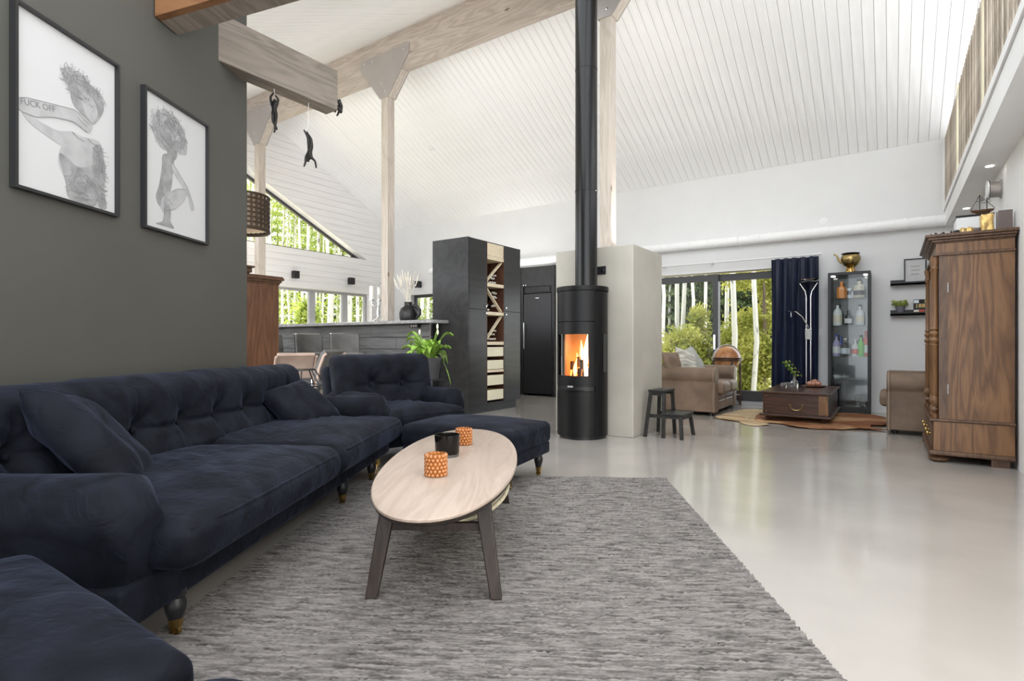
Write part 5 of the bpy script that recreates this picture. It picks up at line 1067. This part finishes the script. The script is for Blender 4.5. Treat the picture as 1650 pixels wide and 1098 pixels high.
colp = [(0.03, 0.37), (0.03, 0.40), (0.018, 0.41), (0.03, 0.44), (0.018, 0.465), (0.036, 0.50), (0.03, 0.53), (0.02, 0.55), (0.02, 0.56), (0.024, 0.57), (0.023, 0.98), (0.028, 0.99), (0.018, 1.0), (0.036, 1.03), (0.018, 1.055), (0.034, 1.085), (0.018, 1.11), (0.03, 1.125), (0.022, 1.14), (0.021, 1.62), (0.03, 1.64), (0.02, 1.66), (0.03, 1.70), (0.03, 1.735)]
for y in (-hy + 0.035, -hy + 0.20, hy - 0.035): B().lathe(colp, n=16).o('column', 'oak', wd, True, loc=(fx - 0.038, y, 0))
for y in (-0.28, 0.28):
    dr = B().box(fx - 0.062, fx - 0.05, y - 0.24, y + 0.24, 0.125, 0.325).o('drawer', 'oakdark', wd, bevel=0.004)
    for yy in (-0.13, 0.13): B().lathe([(0.0, 0.03), (0.014, 0.028), (0.016, 0.018), (0.007, 0.010), (0.007, 0.0)], n=12).o('knob', 'brass', dr, True, loc=(fx - 0.062, y + yy, 0.225)).rotation_euler = (0, R(-90), 0)
for y in (-hy + 0.06, hy - 0.06): B().lathe([(0.0, 0.0), (0.045, 0), (0.075, 0.02), (0.075, 0.035), (0.045, 0.05), (0.055, 0.062)], n=20).o('bun_foot', 'oakdark', wd, True, loc=(fx - 0.01, y, 0)); B().box(0.12, 0.235, y - 0.05, y + 0.05, 0.0, 0.062).o('block_foot', 'oakdark', wd)
ZD = 1.9185
bk = thing('brown_book', 'dark brown book standing upright on the wardrobe top', 'book', (0.765, 6.02, ZD), R(4)); B().box(-0.045, 0.045, -0.02, -0.016, 0, 0.175).box(-0.045, 0.045, 0.046, 0.05, 0, 0.175).o('cover', 'bookbrown', bk); B().box(-0.040, 0.043, -0.016, 0.046, 0.004, 0.171).o('pages', 'paper', bk)
gb = thing('gold_block', 'crumpled gold decorative block beside the brown book', 'ornament', (0.655, 6.04, ZD))
B().rg((0.085, 0.07, 0.16), 0.012, (8, 6, 10), lambda V: V + np.stack([wob(V, 60, 1), wob(V, 60, 2), wob(V, 60, 3)], 1) * 0.004, c=(0, 0, 0.082)).o('body', 'gold', gb, True, 180)
for k, (x, y, r_, mt, lb) in enumerate(((0.525, 6.03, 0.038, 'gold', 'crumpled gold foil lump on the wardrobe, left of gold block'), (0.59, 6.05, 0.035, 'bookbrown', 'small brown pine cone between gold pieces on the wardrobe'), (0.465, 6.06, 0.03, 'bronze', 'dark dried leaf bundle on wardrobe top'))):
    o = B().rg((r_ * 2.4, r_ * 1.8, r_ * 1.6), r_ * 0.75, (8, 8, 8), lambda V: V * (1 + 0.22 * wob(V, 110, k + 3))[:, None], c=(0, 0, r_ * 0.86)).o('ornament', mt, None, True, 180, loc=(x, y, ZD)); tag(o, lb, 'ornament')
gar = thing('garland', 'dark dried leaf garland along the wardrobe cornice edge', 'garland', (0.385, 5.96, ZD))
B().tube([(-0.09 + 0.03 * k, 0.012 * math.sin(k * 2), 0.006) for k in range(7)], 0.004, 5).o('twig', 'bronze', gar, True)
for k in range(18): leafmesh(B(), (-0.10 + 0.012 * k, 0.02 * math.sin(k * 3), 0.006), k * 2.4, 0.035, 0.010, 0.014, 0.002, 4).o('dry_leaf', 'grass_dry' if k % 4 == 0 else 'bronze', gar, True, 180, fixn=False)
wb = thing('white_box', 'white storage box with a dark lid on the wardrobe', 'box', (0.62, 6.62, ZD)); B().box(-0.13, 0.13, -0.13, 0.13, 0, 0.235).o('box', 'plastic', wb, bevel=0.004); B().box(-0.136, 0.136, -0.136, 0.136, 0.236, 0.252).o('lid', 'darkpanel', wb, bevel=0.003)
sh = thing('model_ship', 'small model sailing ship standing on the white box', 'model ship', (0.68, 6.55, ZD + 0.2525))
B().lathe([(0.0, 0.012), (0.03, 0.016), (0.045, 0.03), (0.05, 0.045), (0, 0.045)], n=20, sx=1.7, sy=0.5).o('hull', 'oakdark', sh, True); B().box(-0.05, 0.05, -0.02, 0.02, 0, 0.012).o('cradle', 'oakdark', sh)
for x, h_ in ((-0.02, 0.14), (0.03, 0.11)): ms = B().tube([(x, 0, 0.04), (x, 0, 0.04 + h_)], 0.004, 6).o('mast', 'black', sh); B().tube([(x - 0.03, 0, 0.04 + h_ * 0.6), (x + 0.03, 0, 0.04 + h_ * 0.65)], 0.002, 5).o('yard', 'black', ms); B().add([(x - 0.03, 0.003, 0.05), (x + 0.03, 0.003, 0.05), (x + 0.02, 0.006, 0.04 + h_ * 0.6), (x - 0.02, 0.006, 0.04 + h_ * 0.6)], [(0, 1, 2, 3)]).o('sail', 'clearglass', ms)
for x0 in (-0.08, 0.085): B().tube([(x0, 0, 0.05), (-0.02, 0, 0.18)], 0.002, 4).o('rigging', 'black', sh)
vn = thing('air_valve', 'round white and grey air valve on the wall above wardrobe', 'air valve', (0.83, 6.72, 2.42)); vn.rotation_euler[1] = R(-90)
B().lathe([(0.085, 0.0), (0.085, 0.006), (0.072, 0.012), (0.068, 0.09), (0, 0.09)], n=32).o('drum', 'steel', vn, True); B().lathe([(0.0, 0.091), (0.088, 0.091), (0.09, 0.098), (0.088, 0.104), (0, 0.110)], n=32).o('disc', 'plastic', vn, True); B().lathe([(0.085, 0.086), (0.0905, 0.086), (0.0905, 0.0905), (0.085, 0.0905)], n=32, cap=False).o('seal', 'black', vn, True)

# ================================================================== PICTURES ON THE GREEN WALL
def bigframe(lab, v0, z0, w_, h_, shapes, txt=None, hair=(), lines=()):
    t = thing('framed_picture', lab, 'picture', UV(-2.2695, v0, z0), A31, 'framed pictures on the green wall')
    B().box(0.0, 0.010, 0.01, w_ - 0.01, 0.01, h_ - 0.01).o('print', 'paper', t); f = 0.014
    for a in ((0, f, 0, h_), (w_ - f, w_, 0, h_), (f, w_ - f, 0, f), (f, w_ - f, h_ - f, h_)): B().box(0.0, 0.030, a[0], a[1], a[2], a[3]).o('frame_bar', 'framegrey', t)
    for k, (nm, poly, mt) in enumerate(shapes):
        pts = blob_poly(poly, 5); b = B(); b.prism(pts, 'X', 0.0101, 0.0106 + 0.0004 * k); b.o(nm, mt, t)
    st_ = B(); r2 = np.random.RandomState(len(shapes))
    for cx_, cy_, ra_, rb_, n_ in hair:
        for k in range(n_):
            a = r2.uniform(0, 6.28); q = r2.uniform(0.0, 1.0) ** 0.55; p = [cx_ + ra_ * q * math.cos(a), cy_ + rb_ * q * math.sin(a)]; tt = a + r2.choice([-1, 1]) * r2.uniform(0.9, 1.8); P3 = []
            for m_ in range(5): P3.append((0.0125, p[0], p[1])); p = [p[0] + 0.011 * math.cos(tt), p[1] + 0.011 * math.sin(tt)]; tt += r2.normal(0, 0.5)
            st_.tube(P3, r2.uniform(0.0004, 0.0011), 3)
    for ln in lines:
        q = [Vector(p) for p in ln]; st_.tube([(0.0136, p.x, p.y) for p in q], 0.0012, 3)
    stuff(st_.o('pencil_strokes', 'ink3b', t))
    if txt:
        mtx = Matrix.Translation((0.0140, 0.122, 0.397)) @ Matrix.Rotation(R(11), 4, 'X') @ Matrix(((0, 0, 1, 0), (1, 0, 0, 0), (0, 1, 0, 0), (0, 0, 0, 1)))
        textmesh('lettering', txt, 0.038, 'ink3', t, mtx)
    return t
bigframe('framed grey pencil print of a woman with raised arm, nearer one', 2.205, 1.665, 0.575, 0.803, [
    ('drawn_torso', [(0.301, 0.348), (0.356, 0.346), (0.442, 0.36), (0.48, 0.338), (0.495, 0.246), (0.49, 0.123), (0.51, 0.03), (0.435, 0.026), (0.288, 0.023), (0.262, 0.104), (0.23, 0.161), (0.226, 0.209), (0.243, 0.264), (0.262, 0.316)], 'ink1'),
    ('drawn_bodice', [(0.23, 0.216), (0.275, 0.215), (0.33, 0.19), (0.391, 0.207), (0.43, 0.221), (0.442, 0.032), (0.291, 0.026), (0.262, 0.104)], 'ink2'),
    ('drawn_sleeve', [(0.427, 0.319), (0.472, 0.341), (0.496, 0.246), (0.495, 0.124), (0.506, 0.035), (0.457, 0.032), (0.435, 0.155), (0.42, 0.233)], 'ink2'),
    ('drawn_upper_arm', [(0.048, 0.338), (0.104, 0.335), (0.15, 0.327), (0.224, 0.324), (0.301, 0.348), (0.275, 0.31), (0.243, 0.264), (0.199, 0.27), (0.138, 0.285), (0.081, 0.305)], 'ink1'),
    ('drawn_head', [(0.275, 0.613), (0.315, 0.61), (0.384, 0.625), (0.449, 0.608), (0.487, 0.559), (0.48, 0.507), (0.427, 0.432), (0.391, 0.447), (0.342, 0.461), (0.301, 0.49), (0.288, 0.552)], 'ink2'),
    ('drawn_face', [(0.36, 0.56), (0.42, 0.555), (0.45, 0.50), (0.42, 0.44), (0.385, 0.455), (0.36, 0.50)], 'ink1'),
    ('drawn_forearm', [(0.013, 0.382), (0.07, 0.407), (0.199, 0.434), (0.315, 0.456), (0.413, 0.432), (0.391, 0.376), (0.315, 0.399), (0.199, 0.377), (0.104, 0.34), (0.048, 0.338), (0.013, 0.354)], 'ink1')], 'FUCK OFF', hair=((0.34, 0.585, 0.075, 0.06, 170), (0.44, 0.56, 0.05, 0.05, 70), (0.29, 0.60, 0.045, 0.05, 60), (0.465, 0.19, 0.028, 0.13, 120), (0.35, 0.10, 0.08, 0.07, 60)), lines=([(0.013, 0.385), (0.07, 0.409), (0.2, 0.436), (0.31, 0.458), (0.36, 0.45), (0.41, 0.43)], [(0.05, 0.337), (0.11, 0.34), (0.2, 0.376), (0.3, 0.395), (0.385, 0.378)], [(0.30, 0.347), (0.33, 0.33), (0.37, 0.325)], [(0.39, 0.345), (0.42, 0.335), (0.45, 0.33)], [(0.395, 0.52), (0.415, 0.515), (0.425, 0.50), (0.415, 0.49)], [(0.37, 0.54), (0.39, 0.545), (0.40, 0.538)], [(0.33, 0.43), (0.36, 0.41), (0.385, 0.405)], [(0.33, 0.45), (0.37, 0.43), (0.40, 0.42)]))
bigframe('framed grey pencil print of a crouching figure with big hair', 2.965, 1.655, 0.59, 0.80, [
    ('drawn_hair', [(0.08, 0.639), (0.149, 0.702), (0.254, 0.724), (0.342, 0.687), (0.388, 0.615), (0.376, 0.529), (0.275, 0.516), (0.17, 0.493), (0.1, 0.537)], 'ink1'),
    ('drawn_body', [(0.17, 0.465), (0.254, 0.487), (0.264, 0.44), (0.254, 0.364), (0.243, 0.289), (0.211, 0.224), (0.149, 0.151), (0.109, 0.197), (0.139, 0.288), (0.159, 0.392)], 'ink2'),
    ('drawn_head', [(0.21, 0.53), (0.27, 0.53), (0.29, 0.49), (0.255, 0.455), (0.21, 0.47)], 'ink2'),
    ('drawn_thigh', [(0.149, 0.151), (0.17, 0.22), (0.297, 0.298), (0.388, 0.315), (0.365, 0.25), (0.275, 0.168), (0.211, 0.138), (0.17, 0.135)], 'ink1'),
    ('drawn_arm', [(0.254, 0.436), (0.319, 0.385), (0.388, 0.33), (0.435, 0.253), (0.454, 0.204), (0.423, 0.204), (0.388, 0.286), (0.319, 0.34), (0.254, 0.393)], 'ink1'),
    ('drawn_shin', [(0.18, 0.165), (0.232, 0.161), (0.232, 0.084), (0.264, 0.048), (0.201, 0.044), (0.109, 0.045), (0.17, 0.075)], 'ink2')], hair=((0.22, 0.62, 0.15, 0.115, 420), (0.20, 0.14, 0.03, 0.09, 30)), lines=([(0.254, 0.436), (0.319, 0.385), (0.388, 0.33), (0.435, 0.253), (0.454, 0.204)], [(0.17, 0.22), (0.297, 0.298), (0.388, 0.315)], [(0.17, 0.135), (0.275, 0.168), (0.365, 0.25)]))

# ================================================================== HANGING CLIMBER FIGURINES
def figurine(lab, loc, J, cord=None):
    """J: joints in (right, up, depth) metres"""
    t = thing('climber_figurine', lab, 'figurine', loc, R(34.5), 'dark climber figurines on the cut-off beam')
    names = list(J); idx = {k: i for i, k in enumerate(names)}
    E_ = [('pelvis', 'chest'), ('chest', 'neck'), ('neck', 'head'), ('chest', 'shl'), ('shl', 'ell'), ('ell', 'hal'), ('chest', 'shr'), ('shr', 'elr'), ('elr', 'har'), ('pelvis', 'hpl'), ('hpl', 'knl'), ('knl', 'anl'), ('anl', 'ftl'), ('pelvis', 'hpr'), ('hpr', 'knr'), ('knr', 'anr'), ('anr', 'ftr')]
    rad = dict(pelvis=0.020, chest=0.023, neck=0.010, head=0.017, shl=0.012, shr=0.012, ell=0.009, elr=0.009, hal=0.007, har=0.007, hpl=0.016, hpr=0.016, knl=0.012, knr=0.012, anl=0.008, anr=0.008, ftl=0.007, ftr=0.007)
    me = bpy.data.meshes.new('body'); me.from_pydata([(J[k][0], J[k][2], J[k][1]) for k in names], [(idx[a], idx[b]) for a, b in E_], [])
    me.materials.append(MATS['bronze']); o = bpy.data.objects.new('body', me); COL.objects.link(o); o.parent = t
    m = o.modifiers.new('skin', 'SKIN'); m.use_smooth_shade = True
    for i, k in enumerate(names): me.skin_vertices[0].data[i].radius = (rad[k], rad[k]); me.skin_vertices[0].data[i].use_root = (k == 'pelvis')
    s_ = o.modifiers.new('sub', 'SUBSURF'); s_.levels = 1; s_.render_levels = 2
    if cord: B().tube(cord, 0.0022, 5).o('cord', 'plastic', t)
    return t
figurine('dark climber figurine dangling by both hands under the cut-off beam', (-3.93, 2.478, 2.78), dict(pelvis=(0, 0.0, 0), chest=(-0.005, 0.068, 0), neck=(0, 0.095, 0.003), head=(0.002, 0.112, 0.005), shl=(-0.026, 0.082, 0), ell=(-0.032, 0.128, 0.0), hal=(-0.004, 0.162, 0), shr=(0.022, 0.078, 0), elr=(0.026, 0.112, 0.01), har=(0.004, 0.142, 0), hpl=(-0.012, -0.006, 0), knl=(-0.006, -0.065, -0.015), anl=(0.016, -0.115, 0), ftl=(0.022, -0.13, -0.01), hpr=(0.012, -0.006, 0), knr=(0.012, -0.07, -0.01), anr=(0.002, -0.132, 0), ftr=(0.0, -0.152, -0.01)), [(-0.002, 0, 0.155), (-0.002, 0, 0.192)])
figurine('dark figurine hanging upside down on a cord below beam', (-3.93, 2.785, 2.58), dict(pelvis=(0.012, 0.03, 0), chest=(0.0, -0.042, 0), neck=(-0.008, -0.072, 0.003), head=(-0.014, -0.092, 0.005), shl=(-0.026, -0.055, 0), ell=(-0.030, -0.098, 0.0), hal=(-0.042, -0.132, 0), shr=(0.022, -0.058, 0), elr=(0.05, -0.085, 0.0), har=(0.06, -0.145, 0), hpl=(0.0, 0.04, 0), knl=(-0.004, 0.10, -0.01), anl=(-0.03, 0.15, 0), ftl=(-0.042, 0.17, -0.005), hpr=(0.020, 0.04, 0), knr=(0.012, 0.10, 0.012), anr=(-0.016, 0.146, 0.012), ftr=(-0.028, 0.165, 0.012)), [(-0.028, 0, 0.15), (-0.006, 0, 0.20), (-0.004, 0, 0.392)])
figurine('dark climber figurine clinging to the sawn end of the beam', (-3.93, 3.062, 3.05), dict(pelvis=(0.030, -0.045, 0), chest=(0.034, 0.012, 0), neck=(0.024, 0.036, 0), head=(0.018, 0.052, 0), shl=(0.018, 0.020, -0.018), ell=(0.0, 0.05, -0.018), hal=(-0.020, 0.086, -0.01), shr=(0.022, 0.012, 0.018), elr=(0.0, 0.002, 0.018), har=(-0.020, 0.012, 0.012), hpl=(0.026, -0.05, -0.014), knl=(0.0, -0.016, -0.02), anl=(-0.008, -0.06, -0.015), ftl=(-0.020, -0.066, -0.015), hpr=(0.026, -0.05, 0.014), knr=(0.012, -0.03, 0.025), anr=(0.0, -0.078, 0.015), ftr=(-0.012, -0.084, 0.015)))

# ================================================================== OUTSIDE
struct(B().box(-60, 30, YB + 0.25, 60, -0.30, -0.20).box(-60, XG - 0.25, -30, YB + 0.25, -0.30, -0.20).o('ground', 'grassout'))
def leaves(fn, n, size, mat, parent, seed, name='foliage', flat=0.5):
    rs = np.random.RandomState(seed); P = fn(rs, n); d = rs.normal(size=(n, 3)); d /= np.linalg.norm(d, axis=1, keepdims=True); e = np.cross(d, rs.normal(size=(n, 3))); e /= np.linalg.norm(e, axis=1, keepdims=True)
    s_ = size * rs.uniform(0.6, 1.4, (n, 1)); V = np.concatenate([P - d * s_, P + e * s_ * flat, P + d * s_, P - e * s_ * flat], 1).reshape(-1, 3)
    me = bpy.data.meshes.new(name); F = np.arange(n * 4).reshape(-1, 4); me.from_pydata(V.tolist(), [], F.tolist()); me.materials.append(MATS[mat])
    o = bpy.data.objects.new(name, me); COL.objects.link(o); o.parent = parent; return stuff(o)
def clusters(rs, n, cents, sig): k = rs.randint(0, len(cents), n); return cents[k] + rs.normal(size=(n, 3)) * np.array(sig)
def birch(seed, h=13, low=2.0, nl=5200):
    rs = np.random.RandomState(seed); t = thing('birch_tree', '', 'tree'); lean = rs.normal(0, 0.25, 2); pts = [(lean[0] * (max(z, 0) / h) ** 1.5 + 0.08 * math.sin(z + seed), lean[1] * (max(z, 0) / h) ** 1.5, z) for z in np.linspace(-0.3, h, 10)]
    B().tube(pts, [0.068 - 0.05 * i / 9 for i in range(10)], 9).o('trunk', 'barkbirch', t, True)
    cents = []
    for k in range(26):
        z = low + (h - low) * rs.uniform(0, 1) ** 0.8; rr = rs.uniform(0.3, 1.6) * (1 - 0.5 * z / h); a = rs.uniform(0, 6.28); i = min(9, int((z + 0.3) / (h + 0.3) * 9)); c = np.array([pts[i][0] + rr * math.cos(a), pts[i][1] + rr * math.sin(a), z]); cents.append(c)
    cents = np.array(cents); leaves(lambda r, n: clusters(r, n, cents, (0.42, 0.42, 0.5)), nl, 0.055, 'birchleaf', t, seed + 50)
    return t
def bush(seed, h, r_, nl, mat, size=0.05):
    rs = np.random.RandomState(seed); t = thing('shrub', '', 'shrub'); B().tube([(0, 0, -0.3), (0.05, 0, h * 0.4), (0, 0.05, h * 0.85)], [0.06, 0.045, 0.01], 8).o('stem', 'barkdark', t, True)
    c = np.array([(rr * math.cos(a), rr * math.sin(a), z) for z, a in zip(rs.uniform(0.0, h, 40), rs.uniform(0, 6.28, 40)) for rr in [r_ * rs.uniform(0.35, 1.0) * (1 - (z / h) ** 1.5 * 0.75)]])
    leaves(lambda q, n: clusters(q, n, c, (r_ * 0.17, r_ * 0.17, 0.14)), nl, size, mat, t, seed + 9); return t
def spruce(seed, h=12, r_=1.7, nl=7000):
    t = thing('spruce_tree', '', 'tree'); B().tube([(0, 0, -0.3), (0, 0, h)], [0.14, 0.01], 8).o('trunk', 'barkdark', t, True)
    def fn(rs, n):
        z = h * (1 - np.sqrt(rs.uniform(0, 1, n))) ; a = rs.uniform(0, 6.28, n); tier = np.floor(z / 0.45) * 0.45; rr = r_ * (1 - tier / h) * rs.uniform(0.1, 1, n) ** 0.6; return np.stack([rr * np.cos(a), rr * np.sin(a), tier + 0.3 - rr * 0.28 + rs.normal(0, 0.05, n)], 1)
    leaves(fn, nl, 0.11, 'spruceleaf', t, seed, 'needles', 0.3); return t
bp = [birch(11), birch(12, 14, 1.2), birch(13, 12, 2.6)]; bare = [birch(21, 14, 6.0, 2600), birch(22, 15, 6.5, 2600)]; sp_ = [spruce(31), spruce(32, 10, 1.5)]
used = set()
def plant(proto, x, y, rz, label, group, s_=1.0):
    if id(proto) not in used: used.add(id(proto)); o = proto; o.location = (x, y, -0.2); o.rotation_euler[2] = rz
    else: o = copytree(proto, None, (x, y, -0.2), rz)
    o['label'] = label; o['group'] = group; o.scale = (s_, s_, s_); return o
rs = np.random.RandomState(4)
LB1, GB1 = 'leafy birch in the sunlit forest beyond the gable windows', 'leafy birches beyond the gable windows'
LB2, GB2 = 'bare white birch trunk in the woods beyond the gable windows', 'bare birch trunks beyond the gable windows'
LB3, GB3 = 'tall white birch trunk in the woods behind the sliding door', 'birch trunks behind the sliding door'
LS, GS = 'dark spruce standing in the shaded woods behind the sliding door', 'dark spruces behind the sliding door'
LS2, GS2 = 'dark spruce in the woods beyond the gable windows', 'dark spruces beyond the gable windows'
def wedge(ang, dist):   # direction from the camera, degrees right of its axis
    r, d = math.sin(R(ang)) * dist, math.cos(R(ang)) * dist; return CAM(r, d)[:2]
for i in range(16): a = -26.5 + 19.0 * (i + 0.5) / 16 + rs.uniform(-0.3, 0.3); x, y = wedge(a, rs.uniform(27, 36)); plant(bp[i % 3], x, y, rs.uniform(0, 6), LB1, GB1, rs.uniform(0.85, 1.15))
for i in range(30): a = -26 + 18 * (i + 0.5) / 30 + rs.uniform(-0.3, 0.3); x, y = wedge(a, rs.uniform(18.5, 27)); plant(bare[i % 2], x, y, rs.uniform(0, 6), LB2, GB2, rs.uniform(0.8, 1.1))
for i in range(9): a = -26 + 18 * (i + 0.5) / 9; x, y = wedge(a, rs.uniform(38, 44)); plant(sp_[i % 2], x, y, rs.uniform(0, 6), LS2, GS2, rs.uniform(1.0, 1.3))
for a, d_ in ((15.2, 20), (16.5, 15.6), (17.4, 15.2), (18.0, 22), (19.4, 21), (21.2, 16.5), (21.85, 13.2), (16.0, 24), (18.7, 25), (20.2, 25), (23.6, 13.4)): x, y = wedge(a, d_); plant(bare[int(d_) % 2], x, y, rs.uniform(0, 6), LB3, GB3, rs.uniform(0.85, 1.0))
for i in range(22): a = 13 + 15 * (i + 0.5) / 22; x, y = wedge(a, rs.uniform(24, 34)); plant(sp_[i % 2], x, y, rs.uniform(0, 6), LS, GS, rs.uniform(0.9, 1.2))
for k, (a, d_, h_, r_, nl, lb) in enumerate(((17.2, 14.2, 1.35, 1.0, 8000, 'young yellow-green bush behind the leather sofa outside the door'), (18.6, 14.9, 2.0, 0.55, 5000, 'slim yellow-green sapling left of the door mullion outside'), (24.4, 14.4, 4.4, 1.05, 17000, 'big sunlit yellow-green tree filling the right door pane'), (22.0, 15.5, 1.6, 0.8, 6000, 'loose green shrub behind the globe outside the door'), (15.2, 15.0, 1.1, 0.9, 5000, 'low bush outside by the concrete block edge'))):
    b = bush(60 + k, h_, r_, nl, 'bushleaf'); x, y = wedge(a, d_); b.location = (x, y, -0.2); b['label'] = lb
for k, (a, d_, lb) in enumerate(((-20.5, 17.5, 'round bright green bush outside the first strip window pane'), (-16.8, 18.5, 'round bright green bush outside the last strip window pane'), (-10.2, 19.0, 'bright green bush outside the small kitchen window'))):
    b = bush(80 + k, (2.3, 1.5, 2.0)[k], (0.75, 0.8, 0.9)[k], 6000, 'birchleaf', 0.06); x, y = wedge(a, d_); b.location = (x, y, -0.2); b['label'] = lb
